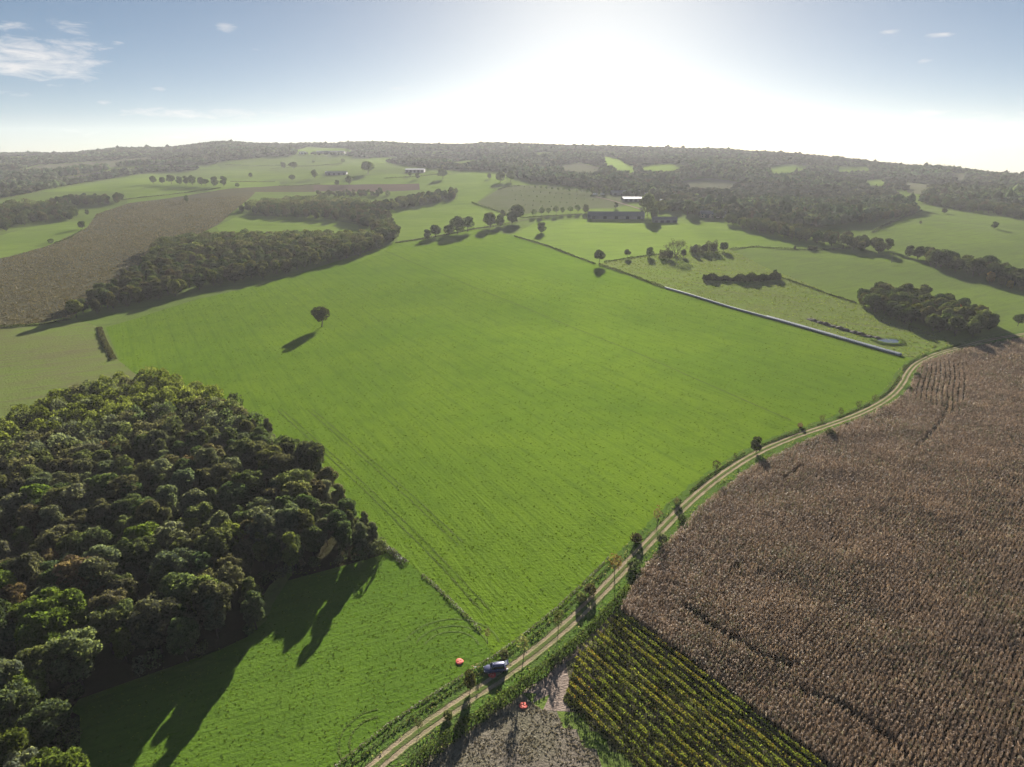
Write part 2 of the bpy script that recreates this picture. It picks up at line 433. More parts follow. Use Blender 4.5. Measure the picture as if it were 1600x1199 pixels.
FIELDS = [
    ('soy_field', SOY, [(-300, 450), (-60, 412), (0, 405), (80, 383), (135, 357), (150, 335), (200, 318), (250, 312), (390, 293), (440, 290), (490, 289), (490, 300), (400, 300), (372, 325), (340, 352), (300, 372), (250, 385), (200, 430), (110, 497), (0, 514), (-300, 540)]),
    ('stubble_field', STUBBLE, [(-300, 545), (0, 515), (110, 498), (160, 512), (185, 566), (235, 598), (110, 634), (0, 684), (-300, 770)]),
    ('far_left_pasture', PASTURE_B, [(-160, 392), (0, 368), (60, 352), (125, 345), (133, 357), (80, 382), (0, 404), (-160, 430)]),
    ('pasture_strip', PASTURE_B, [(65, 300), (150, 284), (235, 271), (365, 285), (435, 283), (440, 290), (390, 293), (250, 311), (200, 317), (193, 300), (110, 299)]),
    ('hillside_pasture', PASTURE, [(352, 252), (425, 245), (545, 249), (600, 255), (655, 270), (560, 276), (500, 288), (440, 291), (435, 283), (365, 285), (360, 270)]),
    ('hilltop_pasture', PASTURE_B, [(455, 237), (480, 230), (545, 232), (552, 241), (470, 243)]),
    ('distant_pale_field', PALEFIELD, [(25, 268), (60, 259), (160, 252), (240, 246), (240, 252), (170, 263), (80, 273)]),
    ('small_far_meadow', PASTURE_B, [(338, 354), (375, 336), (500, 340), (560, 352), (560, 366), (450, 366), (345, 366)]),
    ('ploughed_strip', REDSOIL, [(490, 289), (655, 287), (656, 297), (600, 300), (490, 299)]),
    ('upper_meadow', PASTURE_B, [(500, 288), (560, 276), (655, 270), (690, 275), (760, 267), (795, 272), (790, 282), (745, 316), (800, 340), (790, 352), (740, 357), (660, 373), (622, 377), (615, 345), (600, 330), (715, 312), (715, 298), (656, 297), (655, 287)]),
    ('orchard_field', ORCH, [(745, 317), (785, 292), (800, 289), (860, 292), (960, 304), (985, 318), (960, 326), (900, 327), (825, 333), (800, 340)]),
    ('farm_pasture', PASTURE_B, [(800, 367), (840, 346), (920, 342), (1010, 346), (1070, 350), (1135, 346), (1200, 361), (1330, 387), (1330, 390), (1140, 389), (1040, 395), (935, 412)]),
    ('east_pasture', PASTURE, [(1140, 389), (1330, 390), (1412, 408), (1480, 432), (1600, 462), (1800, 500), (1760, 512), (1600, 522), (1545, 531), (1480, 530), (1335, 472), (1200, 420)]),
    ('rough_pasture', ROUGH, [(935, 412), (1040, 395), (1140, 389), (1200, 420), (1335, 472), (1480, 530), (1500, 543), (1440, 562), (1400, 556), (1220, 502), (1035, 450)]),
    ('hill_pasture_east', PASTURE, [(1390, 296), (1440, 301), (1440, 318), (1500, 331), (1600, 346), (1850, 372), (1850, 470), (1600, 432), (1540, 408), (1420, 385), (1385, 372), (1350, 347), (1430, 333), (1405, 312)]),
    ('clearing', PASTURE_B, [(1198, 262), (1232, 256), (1268, 261), (1250, 276), (1204, 280)]),
    ('clearing', PALEFIELD, [(1412, 286), (1455, 289), (1450, 304), (1418, 302)]),
    ('clearing', PALEFIELD, [(1480, 270), (1512, 273), (1508, 287), (1486, 286)]),
    ('clearing', PASTURE_B, [(940, 243), (964, 248), (992, 264), (990, 278), (965, 272), (946, 258)]),
    ('clearing', PASTURE_B, [(1130, 243), (1176, 245), (1176, 248), (1132, 247)]),
    ('clearing', PALEFIELD, [(862, 260), (905, 255), (940, 262), (934, 277), (885, 275)]),
    ('clearing', PASTURE_B, [(1000, 260), (1045, 256), (1080, 262), (1050, 274), (1005, 272)]),
    ('clearing', PASTURE_B, [(1350, 282), (1384, 279), (1382, 296), (1358, 298)]),
    ('clearing', PALEFIELD, [(1055, 284), (1110, 278), (1156, 285), (1140, 300), (1080, 298)]),
    ('clearing', PASTURE_B, [(165, 262), (240, 258), (340, 258), (345, 264), (250, 265), (170, 270)]),
    ('clearing', PALEFIELD, [(85, 280), (150, 270), (220, 262), (225, 267), (150, 279), (90, 290)]),
    ('clearing', PASTURE_B, [(0, 246), (60, 244), (60, 249), (0, 252)]),
    ('clearing', PASTURE_B, [(640, 238), (700, 236), (720, 241), (660, 244)]),
    ('clearing', PASTURE, [(820, 240), (860, 238), (880, 243), (835, 246)]),
    ('clearing', PALEFIELD, [(1195, 247), (1240, 250), (1240, 254), (1198, 252)]),
    ('clearing', PASTURE_B, [(1298, 260), (1352, 261), (1364, 272), (1310, 275)]),
    ('clearing', PASTURE_B, [(560, 249), (610, 245), (640, 250), (600, 255)]),
    ('clearing', PASTURE, [(690, 255), (740, 250), (770, 256), (720, 262)]),
    ('meadow', MEADOW, MAIN_M),
    ('lower_meadow', MEADOW2, LOWER_M),
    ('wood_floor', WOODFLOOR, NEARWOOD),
    ('maize_ground', MAIZESOIL, MAIZE),
    ('fallow_ground', FALLOW, [(640, 1165), (700, 1130), (770, 1095), (820, 1092), (890, 1130), (930, 1180), (1010, 1300), (500, 1340)]),
    ('bare_ground', BARESOIL, [(818, 1058), (850, 1030), (905, 985), (960, 955), (962, 962), (940, 985), (900, 1028), (886, 1080), (880, 1095), (900, 1135), (880, 1120), (850, 1095), (822, 1075)]),
    ('vineyard_ground', VINESOIL, VINES),
]
FW = [[tuple(p[:2]) for p in W(f[2])] for f in FIELDS]
def build_ground():
    pts = [(0.0, 0.0)]
    azs = list(np.arange(-62, 62.1, 1.6)) + list(np.arange(70, 298 - 7, 9.0))
    for i, r in enumerate(np.geomspace(14, 3750, 136)):
        for a in azs:
            aa = R(a + (0.8 if i % 2 else 0))
            pts.append((r * math.sin(aa), r * math.cos(aa)))
    ins = np.array(pts)
    verts = [Vector(p) for p in pts]; faces = []
    for poly in FW:
        q = resample(list(poly) + [poly[0]], 25.0)[:-1]
        b = len(verts); verts += [Vector((float(a), float(c))) for a, c in q]
        faces.append(list(range(b, b + len(q))))
    ov, oe, of, _, _, orig = delaunay_2d_cdt(verts, [], faces, 0, 1e-4, True)
    ov = np.array([(v[0], v[1]) for v in ov]); z = terr(ov[:, 0], ov[:, 1])
    e = 1.0
    gx = (terr(ov[:, 0] + e, ov[:, 1]) - terr(ov[:, 0] - e, ov[:, 1])) / (2 * e)
    gy = (terr(ov[:, 0], ov[:, 1] + e) - terr(ov[:, 0], ov[:, 1] - e)) / (2 * e)
    nrm = np.c_[-gx, -gy, np.ones(len(gx))]; nrm /= np.linalg.norm(nrm, axis=1)[:, None]
    cen = np.array([ov[list(f)].mean(0) for f in of])
    owner = np.full(len(of), -1)
    for k, poly in enumerate(FW):
        owner[pip(cen[:, 0], cen[:, 1], poly)] = k
    for k in range(-1, len(FW)):
        fs = [of[i] for i in np.nonzero(owner == k)[0]]
        if not fs: continue
        used = sorted({v for f in fs for v in f}); mp = {v: i for i, v in enumerate(used)}
        F = []
        for f in fs:
            g = [mp[v] for v in f]
            a, b, c = ov[f[0]], ov[f[1]], ov[f[2]]
            if (b[0] - a[0]) * (c[1] - a[1]) - (b[1] - a[1]) * (c[0] - a[0]) < 0: g = g[::-1]
            F.append(g)
        V = np.c_[ov[used], z[used]]
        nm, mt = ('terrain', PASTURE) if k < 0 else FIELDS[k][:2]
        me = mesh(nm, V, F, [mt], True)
        me.normals_split_custom_set_from_vertices([tuple(v) for v in nrm[used]])
        struct(obj(nm, me))
build_ground()

def strip(name, P, w, mat, lift, n=5, jit=0.0):
    """a ribbon that follows the ground"""
    P = np.asarray(P); V, U = [], []
    t = np.gradient(P, axis=0); t /= np.linalg.norm(t, axis=1)[:, None]
    nr = np.c_[t[:, 1], -t[:, 0]]
    for j in range(n):
        u = j / (n - 1) * 2 - 1
        q = P + nr * (u * w / 2)
        if jit and j in (0, n - 1):
            q = q + nr * (rng.normal(0, jit, len(P)))[:, None]
        V.append(np.c_[q, terr(q[:, 0], q[:, 1]) + lift]); U.append(np.full(len(P), u))
    m = len(P); V = np.array(V).transpose(1, 0, 2).reshape(-1, 3); U = np.array(U).T.ravel()
    F = np.array([(i * n + j, i * n + j + 1, (i + 1) * n + j + 1, (i + 1) * n + j) for i in range(m - 1) for j in range(n - 1)])
    return obj(name, mesh(name, V, F, [mat], True, uv=U))

def track_mat():
    t = NT('dirt_track_ruts'); p = t.pos()
    u = t.n('ShaderNodeAttribute', attribute_name='across').outputs['Fac']
    wob = t.math('MULTIPLY', t.math('SUBTRACT', t.noise(p, .8, 3, .6), .5), .30)
    a = t.math('ABSOLUTE', t.math('ADD', u, wob))
    d = t.math('ABSOLUTE', t.math('SUBTRACT', a, .56))
    rut = t.math('SUBTRACT', 1.0, t.ramp(d, .18, .34))
    f = t.noise(p, 3.0, 4, .65)
    sand = t.mix(t.ramp(f, .35, .7), (.36, .285, .185), (.24, .19, .125))
    gr = t.mix(t.ramp(t.noise(p, 1.5, 4, .6), .35, .65), (.085, .135, .03), (.12, .125, .05))
    patch = t.ramp(t.noise(p, .16, 5, .65), .34, .58)
    sand = t.mix(t.math('MULTIPLY', t.ramp(t.noise(p, .45, 4, .6), .5, .7), .6), sand, (.17, .135, .09))
    col = t.mix(t.math('MULTIPLY', rut, t.math('ADD', .55, t.math('MULTIPLY', patch, .45))), gr, sand)
    h = t.math('SUBTRACT', f, t.math('MULTIPLY', rut, .6))
    return t.out(t.diffuse(col, t.bump(h, .8, .2)))
struct(strip('dirt_track', TRACK, 3.3, track_mat(), .10, 9, .12))
vg = [offset_path(TRACK, 3.6), offset_path(TRACK, -3.0)]
for q, w in zip(vg, (4.4, 3.0)):
    struct(strip('verge', q, w, VERGE, .06, 4, .3))

# ------------------------------------------------------------------ foliage prototypes
def leaf_cards(Pt, Nn, size, g, tilt=.75):
    n = len(Pt)
    nn = Nn + g.normal(0, tilt, (n, 3)); nn /= np.linalg.norm(nn, axis=1)[:, None] + 1e-9
    a = np.cross(nn, g.normal(0, 1, (n, 3))); a /= np.linalg.norm(a, axis=1)[:, None] + 1e-9
    b = np.cross(nn, a)
    s = (size * g.uniform(.6, 1.3, n))[:, None]
    k = g.uniform(.55, .9, n)[:, None]
    V = np.stack([Pt - a * s, Pt - b * s * k + nn * s * .12, Pt + a * s, Pt + b * s * k + nn * s * .12], 1).reshape(-1, 3)
    return V
def quads(n):
    return np.arange(n * 4).reshape(-1, 4)
def crown_points(g, h, w, zb, nl, nq, spread=1.0, lobe=.27, squash=1.0):
    hh = (h - zb) / 2; zc = zb + hh
    C = g.normal(0, 1, (nl, 3)); C /= np.linalg.norm(C, axis=1)[:, None]
    C *= g.uniform(.45, 1., nl)[:, None] ** .6
    rl = w * lobe * g.uniform(.7, 1.25, nl)
    C[:, :2] *= (w / 2 - rl * .75)[:, None] * spread
    C[:, 2] = zc + C[:, 2] * np.maximum(hh - rl * .8, .1) * squash
    ch = g.choice(nl, nq * 3, p=rl ** 2 / (rl ** 2).sum())
    D = g.normal(0, 1, (nq * 3, 3)); D[:, 2] += .25; D /= np.linalg.norm(D, axis=1)[:, None]
    Pt = C[ch] + D * (rl[ch] * g.uniform(.72, 1.06, nq * 3))[:, None]
    ok = np.ones(len(Pt), bool)
    for i in range(nl):
        ok &= ~((np.linalg.norm(Pt - C[i], axis=1) < rl[i] * .68) & (ch != i))
    ok &= Pt[:, 2] > zb * .75
    return Pt[ok][:nq], D[ok][:nq], C, rl
def trunk_mb(g, h, zb, C, r0, n=7, lean=.03):
    m = MB()
    top = np.array([g.normal(0, lean * h), g.normal(0, lean * h), zb + (h - zb) * .55])
    mid = top * .45 + np.array([g.normal(0, .02 * h), g.normal(0, .02 * h), 0])
    m.tube([(0, 0, -.4), (0, 0, .25), mid, top], [r0 * 1.45, r0, r0 * .72, r0 * .22], n)
    for c in C[:8]:
        s = mid * .6 + top * .4 * g.uniform(.2, 1)
        if c[2] > s[2]:
            m.tube([s, (s + c) / 2 + g.normal(0, .03 * h, 3), c], [r0 * .42, r0 * .27, r0 * .1], 5, False)
    return m
def make_proto(name, seed, h, w, zb, nl, nq, qs, r0, spread=1., lobe=.27, squash=1., one=False, tilt=.75):
    g = np.random.default_rng(seed)
    Pt, D, C, rl = crown_points(g, h, w, zb, nl, nq, spread, lobe, squash)
    V = leaf_cards(Pt, D, qs, g, tilt)
    t = trunk_mb(g, h, zb, C, r0, 6 if one else 7)
    if one:
        nb = len(V)
        VV = np.r_[V, np.array(t.v)]
        F = [tuple(f) for f in quads(len(Pt))] + [tuple(i + nb for i in f) for f in t.f]
        return (mesh(name, VV, F, [FOL, BARK], midx=[0] * len(Pt) + [1] * len(t.f)), None, h, w)
    return (mesh(name + '_crown', V, quads(len(Pt)), [FOL]), mesh(name + '_trunk', t.v, t.f, [BARK], True), h, w)

NEAR = [make_proto('broadleaf', 100 + i, 12, [7.4, 8.2, 6.8, 7.8, 8.6, 7.0][i], [3.0, 2.4, 3.4, 2.8, 3.2, 2.2][i], [24, 30, 20, 26, 34, 22][i], 6200, .27, .22, lobe=[.19, .17, .21, .18, .16, .2][i]) for i in range(6)]
NEAR.append(make_proto('slender_broadleaf', 120, 13, 4.6, 2.0, 20, 4200, .26, .18, lobe=.27))
NEAR.append(make_proto('loose_broadleaf', 121, 12, 8.6, 2.5, 30, 3600, .30, .22, lobe=.14))
MID = [make_proto('hedgerow_broadleaf', 200 + i, 11, [8.2, 7.2, 9.0, 7.6, 6.4][i], [1.6, 1.0, 1.8, .8, 1.2][i], [10, 12, 14, 9, 10][i], 1300, .52, .24, one=True) for i in range(5)]
LOW = [make_proto('round_shrub', 230 + i, 4, 4.6, .2, 9, 520, .34, .06, lobe=.3, one=True) for i in range(3)]
ORCHP = [make_proto('orchard_tree', 240 + i, 6, 4.6, 1.7, 8, 420, .36, .12, lobe=.3, one=True) for i in range(2)]
SAPL = [make_proto('sapling', 250 + i, 6, [2.6, 2.2, 3.2][i], 2.4, 8, [330, 190, 400][i], .16, .075, lobe=.3, tilt=1.) for i in range(3)]
LONE = make_proto('spreading_oak', 274, 15, 11.5, 2.6, 26, 3800, .36, .42, lobe=.165, squash=1.0)
ROUNDT = make_proto('round_field_tree', 272, 13, 9.5, 4.0, 13, 3200, .40, .30, lobe=.25)
CONE = make_proto('upright_shrub', 273, 6, 2.6, .3, 10, 1500, .18, .08, lobe=.34)

def jit(c, a=.12):
    k = 1 + rng.normal(0, a)
    return tuple(float(np.clip(v * k * (1 + rng.normal(0, a * .35)), .006, .6)) for v in c) + (1.0,)
def plant_tree(proto, name, x, y, h, color, label, group, cat='tree', parts=True, wide=1.0, z=None):
    cm, tm, h0, w0 = proto
    s = h / h0; zz = float(terr(x, y)) if z is None else z
    rz = float(rng.uniform(0, 6.28))
    if tm is None:
        o = obj(name, cm); o.location = (x, y, zz); o.rotation_euler = (0, 0, rz); o.scale = (s * wide, s * wide, s); o.color = color
    else:
        o = empty(name, (x, y, zz), rz); o.scale = (s * wide, s * wide, s)
        c = obj('crown', cm, o); c.color = color
        obj('trunk', tm, o)
    return tag(o, label, cat, group)

DARKG, OLIVE, BROWNG, GREYG, YELLG, RUST = (.062, .086, .046), (.080, .097, .048), (.082, .084, .056), (.100, .118, .086), (.118, .142, .040), (.092, .074, .052)

# ------------------------------------------------------------------ the near wood
def hexpts(poly, s, j, seed):
    g = np.random.default_rng(seed)
    P = np.asarray(poly); x0, y0 = P.min(0); x1, y1 = P.max(0); out = []
    yy = y0; k = 0
    while yy < y1:
        xs = np.arange(x0 + (s / 2 if k % 2 else 0), x1, s)
        for x in xs: out.append((x + g.normal(0, j), yy + g.normal(0, j)))
        yy += s * .866; k += 1
    out = np.array(out)
    return out[pip(out[:, 0], out[:, 1], poly)]
def crown_stuff(name, XY, H, Wd, tint, mat, seed, nleaf=16, floor=True, sub=1, rough=.22):
    """many crowns merged into one mesh: lumpy domes with loose leaf clumps standing off them"""
    g = np.random.default_rng(seed)
    bm = bmesh.new(); bmesh.ops.create_icosphere(bm, subdivisions=sub, radius=1.0)
    bv = np.array([v.co[:] for v in bm.verts]); bf = np.array([[v.index for v in f.verts] for f in bm.faces]); bm.free()
    protos = []
    for i in range(14):
        d = bv * (1 + g.normal(0, rough, len(bv)))[:, None]
        V = [d]; F = [bf]; nb = len(bv)
        k = g.choice(len(bv), nleaf); n = bv[k]
        a = np.cross(n, g.normal(0, 1, (nleaf, 3))); a /= np.linalg.norm(a, axis=1)[:, None]
        c = n * g.uniform(.95, 1.22, nleaf)[:, None]
        q = g.uniform(.14, .30, nleaf)[:, None]
        b = np.cross(n, a)
        lv = np.stack([c - a * q, c + a * q, c + (b * .6 + n * .5) * q * 1.6], 1).reshape(-1, 3)
        V.append(lv); F.append(nb + np.arange(nleaf * 3).reshape(-1, 3))
        protos.append((np.concatenate(V), np.concatenate(F)))
    n = len(XY); Z = terr(XY[:, 0], XY[:, 1]); Vs, Fs, Cs = [], [], []; base = 0
    pk = g.integers(0, len(protos), n); rot = g.uniform(0, 6.28, n)
    for p in range(len(protos)):
        idx = np.nonzero(pk == p)[0]
        if not len(idx): continue
        v, f = protos[p]
        c, s = np.cos(rot[idx])[:, None], np.sin(rot[idx])[:, None]
        X = (v[:, 0] * c - v[:, 1] * s) * Wd[idx][:, None] / 2 + XY[idx, 0][:, None]
        Y = (v[:, 0] * s + v[:, 1] * c) * Wd[idx][:, None] / 2 + XY[idx, 1][:, None]
        hh = H[idx][:, None]
        ZZ = Z[idx][:, None] + np.maximum(hh * .56 + v[:, 2] * hh * .46, hh * .04)
        Vs.append(np.stack([X, Y, ZZ], 2).reshape(-1, 3))
        Fs.append((f[None] + (np.arange(len(idx)) * len(v))[:, None, None]).reshape(-1, 3) + base)
        Cs.append(np.repeat(tint[idx], len(v), 0)); base += len(idx) * len(v)
    V = np.concatenate(Vs); F = np.concatenate(Fs)
    return obj(name, mesh(name, V, F, [mat], False, col=np.concatenate(Cs)))
def tints(n, cols, wts, g, a=.16):
    k = g.choice(len(cols), n, p=np.array(wts) / sum(wts))
    c = np.array(cols)[k]
    return np.clip(c * (1 + g.normal(0, a, n))[:, None], .008, .5)

NW = [tuple(p[:2]) for p in W(NEARWOOD)]
TINTN = [('dark green', DARKG, .22), ('olive green', OLIVE, .24), ('brown tinged', BROWNG, .26), ('grey green', GREYG, .20), ('rusty', RUST, .04), ('fresh green', (.075, .105, .026), .04)]
def near_wood():
    g = np.random.default_rng(5)
    P = hexpts(NW, 6.1, 1.3, 21)
    px, py = proj(np.c_[P, np.full(len(P), 8.)])
    vis = (px > -300) & (py < 1420) & (px < 700)
    P, px, py = P[vis], px[vis], py[vis]
    # distance to the edge of the wood
    E = resample(NW + [NW[0]], 3.0)
    de = np.array([np.min(np.hypot(E[:, 0] - x, E[:, 1] - y)) for x, y in P])
    r = np.hypot(P[:, 0], P[:, 1])
    order = np.argsort(r + np.where((px > -40) & (py < 1255), 0, 1000))
    ind, rest = order[:280], order[280:]
    def look(i):
        x, y = px[i], py[i]
        far = r[i] > 272
        w = [t[2] for t in TINTN]
        if far and g.random() < .75: return 'yellow green', YELLG
        if x < 140 and y > 930:
            w = [.1, .22, .04, .16, .01, .47]
        elif y < 780:
            w = [.2, .26, .30, .22, .01, .01]
        elif x > 400:
            w = [.3, .24, .06, .32, 0, .08]
        k = g.choice(6, p=np.array(w) / sum(w))
        return TINTN[k][:2]
    for i in ind:
        nm, c = look(i)
        edge = de[i] < 5.5
        h = g.uniform(8.2, 14.2) * (1.0 if r[i] < 210 else .8)
        if px[i] < 160 and py[i] > 900: h *= 1.12
        if edge: h *= g.uniform(.75, 1.0)
        k = int(g.integers(0, 6))
        if edge and px[i] > 330 and g.random() < .4: k = 6
        elif g.random() < .14: k = 7
        kind = {6: 'slender', 7: 'loose-crowned'}.get(k, 'tall' if h > 12.4 else 'low' if h < 9.6 else 'round-crowned')
        if py[i] > 1040: zone = 'in the bottom left corner of the photo'
        elif edge and px[i] < 420: zone = 'on the shaded wood edge above the lower meadow'
        elif edge: zone = 'on the wood edge beside the big meadow'
        elif r[i] > 225: zone = 'towards the far tip of the near wood'
        elif px[i] < 110: zone = 'inside the near wood at the left border'
        elif px[i] > 330: zone = 'inside the right end of the near wood'
        elif py[i] > 880: zone = 'inside the front part of the near wood'
        else: zone = 'deep in the middle of the near wood'
        plant_tree(NEAR[k], 'woodland_tree', float(P[i, 0]), float(P[i, 1]), float(h), jit(c), f'{kind} {nm} tree {zone}', 'trees packed in the near wood', wide=float(g.uniform(.82, 1.28)))
    XY = P[rest]; n = len(XY)
    return XY, r[rest], px[rest], py[rest], de[rest]
_fx, _fr, _fpx, _fpy, _fde = near_wood()

def leafy_stuff(name, XY, H, Wd, tint, mat, seed, nq=260, qs=.5, zlow=.12):
    """many leafy crowns merged into one mesh, each made of leaf clumps"""
    g = np.random.default_rng(seed)
    protos = []
    for i in range(6):
        Pt, D, C, rl = crown_points(g, 1., 1., zlow, int(g.integers(7, 11)), nq, 1., .28)
        protos.append((Pt, D))
    Z = terr(XY[:, 0], XY[:, 1]); Vs, Cs = [], []
    for i in range(len(XY)):
        Pt, D = protos[int(g.integers(0, 6))]
        a = g.uniform(0, 6.28); c, s = math.cos(a), math.sin(a)
        Q = np.c_[(Pt[:, 0] * c - Pt[:, 1] * s) * Wd[i] + XY[i, 0], (Pt[:, 0] * s + Pt[:, 1] * c) * Wd[i] + XY[i, 1], Pt[:, 2] * H[i] + Z[i]]
        DD = np.c_[D[:, 0] * c - D[:, 1] * s, D[:, 0] * s + D[:, 1] * c, D[:, 2]]
        Vs.append(leaf_cards(Q, DD, qs, g)); Cs.append(np.repeat(tint[i][None], len(Q) * 4, 0))
    V = np.concatenate(Vs)
    return obj(name, mesh(name, V, np.arange(len(V)).reshape(-1, 4), [mat], False, col=np.concatenate(Cs)))
def finish_near_wood():
    g = np.random.default_rng(6)
    n = len(_fx)
    t = tints(n, [OLIVE, BROWNG, DARKG, GREYG, RUST], [.26, .30, .2, .22, .02], g)
    tip = (_fr > 268) & (g.random(n) < .85)
    t[tip] = tints(int(tip.sum()), [YELLG, (.085, .105, .024)], [.6, .4], g)
    o = leafy_stuff('woodland_canopy', _fx, g.uniform(7.5, 11., n), g.uniform(6., 8.2, n), t, FOLT, 8, 620, .40)
    o['kind'] = 'stuff'; o['label'] = 'brown and yellow-green crowns at the far end of the near wood'; o['category'] = 'wood'
finish_near_wood()

# ------------------------------------------------------------------ tree belts and copses in the middle distance
def belt(poly_px, spacing, hmin, hmax, cols, wts, name, label, group, seed, protos=MID, wide=1.15, jitter=.22, labels=None, most=290, mass=None):
    poly = [tuple(p[:2]) for p in W(poly_px)]
    g = np.random.default_rng(seed)
    P = hexpts(poly, spacing, spacing * jitter, seed)
    px, py = proj(np.c_[P, terr(P[:, 0], P[:, 1])])
    k = (px > -60) & (px < 1660)
    P, px, py = P[k], px[k], py[k]
    o = np.argsort(np.hypot(P[:, 0], P[:, 1]))
    P, px, py = P[o], px[o], py[o]
    for (x, y), u, v in list(zip(P, px, py))[:most]:
        k = g.choice(len(cols), p=np.array(wts) / sum(wts))
        lb = label if labels is None else labels(u, v, k)
        plant_tree(protos[int(g.integers(0, len(protos)))], name, float(x), float(y), float(g.uniform(hmin, hmax)), jit(cols[k]), lb, group, wide=wide * float(g.uniform(.85, 1.15)))
    if len(P) > most:
        Q = P[most:]; n = len(Q)
        st = leafy_stuff(mass[0], Q, g.uniform(hmin, hmax, n), spacing * g.uniform(1.0, 1.3, n), tints(n, cols, wts, g), FOLT, seed + 500, 330, .75)
        st['kind'] = 'stuff'; st['label'] = mass[1]; st['category'] = 'wood'
    return len(P)
BELTC = [(.042, .058, .032), (.055, .068, .033), (.058, .060, .038), (.080, .093, .036)]
nb = []
def l1(u, v, k):
    c = ['dark green', 'olive', 'brownish', 'yellowish green'][k]
    z = 'low left end' if u < 215 else 'middle' if u < 430 else 'right end'
    return f'{c} broadleaf tree in the {z} of the long belt beyond the meadow'
nb.append(belt([(108, 497), (150, 472), (215, 428), (250, 388), (300, 378), (420, 374), (520, 374), (590, 374), (600, 390), (520, 410), (430, 432), (330, 452), (240, 470), (170, 488), (120, 501)],
     10.5, 9, 12.5, BELTC, [.3, .3, .3, .1], 'belt_tree', '', 'trees of the long belt behind the meadow', 31, labels=l1, most=255, mass=('belt_canopy', 'rear crowns of the long tree belt behind the meadow')))
nb.append(belt([(582, 360), (612, 358), (622, 372), (612, 380), (592, 380)], 9, 12, 14, BELTC, [.6, .3, .1, 0], 'belt_tree', 'tall dark tree in the clump closing the right end of the long belt', 'clump at the end of the long belt', 32))
def l2(u, v, k):
    c = ['dark green', 'olive', 'brownish', 'yellowish green'][k]
    return f'{c} hazy tree in the second belt behind the small far meadow' if u < 590 else f'{c} hazy tree in the rounded spur of wood beside the upper meadow'
nb.append(belt([(372, 333), (400, 322), (480, 314), (560, 320), (590, 327), (615, 352), (590, 360), (560, 352), (520, 344), (430, 340)], 13, 9.5, 12.5, BELTC, [.35, .3, .3, .05], 'hazy_belt_tree', '', 'trees of the second belt', 33, labels=l2, most=170, mass=('hazy_belt_canopy', 'rear crowns of the hazy second tree belt')))
nb.append(belt([(580, 324), (640, 313), (700, 302), (715, 303), (712, 312), (660, 321), (600, 332)], 13, 9.5, 12.5, BELTC, [.3, .25, .15, .3], 'hazy_belt_tree', '', 'trees of the second belt', 34, labels=l2))
nb.append(belt([(492, 303), (560, 301), (600, 304), (600, 309), (500, 308)], 12, 6, 8, BELTC, [.4, .3, .3, 0], 'low_strip_tree', 'low dark tree of the strip in front of the ploughed red field', 'trees of the low dark strip', 35))
def l7(u, v, k):
    c = ['dark green', 'olive', 'brownish', 'yellowish green'][k]
    return f'{c} tree in the copse above the maize, ' + ('left half' if u < 1430 else 'right half by the track')
nb.append(belt([(1338, 474), (1372, 462), (1440, 468), (1500, 488), (1556, 506), (1562, 522), (1500, 531), (1440, 514), (1380, 498)], 8.2, 8, 12, BELTC, [.4, .35, .15, .1], 'copse_tree', '', 'trees of the copse above the maize', 36, labels=l7))
P = G(1493, 494); plant_tree(MID[0], 'copse_tree', P[0], P[1], 8, (.20, .055, .03, 1), 'reddish autumn tree in the copse above the maize', 'trees of the copse above the maize')
nb.append(belt([(1414, 400), (1450, 404), (1500, 416), (1560, 428), (1600, 440), (1660, 458), (1660, 474), (1590, 452), (1520, 434), (1440, 411)], 9.5, 10, 13, BELTC, [.6, .3, .1, 0], 'roadside_belt_tree',
     'dark tree in the roadside belt across the east pasture', 'trees of the roadside belt', 37))
for u, v, h in ((1543, 428, 19), (1520, 432, 16), (1470, 417, 13), (1462, 418, 10)):
    P = G(u, v); plant_tree(MID[2], 'roadside_belt_tree', P[0], P[1], 15, jit(BELTC[0]), 'tall dark tree standing above the roadside belt', 'trees of the roadside belt', wide=1.2)
for u, v, hh, c, lb in ((1546, 443, 20, (.20, .13, .03), 'orange-topped autumn tree at the foot of the roadside belt'), (1564, 447, 17, (.11, .11, .06), 'pale grey-green tree between two yellowing trees'),
                        (1577, 452, 15, (.19, .15, .035), 'yellowing round tree right of the pale one by the roadside belt'), (1596, 455, 8, (.10, .10, .05), 'small pale shrub below the roadside belt at the right border')):
    P = G(u, v); plant_tree(MID[1], 'autumn_tree', P[0], P[1], hpx(u, v, hh), jit(c, .03), lb, None, wide=.95)
nb.append(belt([(1134, 346), (1200, 357), (1260, 370), (1330, 383), (1392, 391), (1385, 398), (1320, 389), (1250, 377), (1180, 363), (1132, 351)], 11, 10, 13.5, BELTC, [.35, .3, .2, .15], 'lane_side_tree',
     'tree in the belt along the lane behind the farm pasture', 'trees along the lane behind the farm pasture', 38))
nb.append(belt([(1340, 352), (1430, 336), (1432, 332), (1400, 326), (1345, 338)], 12, 10, 13, BELTC, [.5, .3, .2, 0], 'lane_side_tree', 'dark tree on the wooded nose above the hill pasture', 'trees of the wooded nose above the hill pasture', 39))
nb.append(belt([(1440, 314), (1500, 322), (1600, 334), (1660, 342), (1660, 352), (1600, 344), (1500, 330), (1445, 319)], 14, 11, 14, BELTC, [.5, .3, .2, 0], 'hillside_tree', 'dark tree along the lower edge of the wood above the hill pasture', 'edge trees of the wood above the hill pasture', 40))
nb.append(belt([(75, 319), (120, 313), (190, 312), (192, 318), (150, 321), (80, 324)], 12, 9, 12, BELTC, [.5, .3, .2, 0], 'short_belt_tree', 'dark tree in the short belt left of the withered field', 'trees of the short belt left of the withered field', 41))
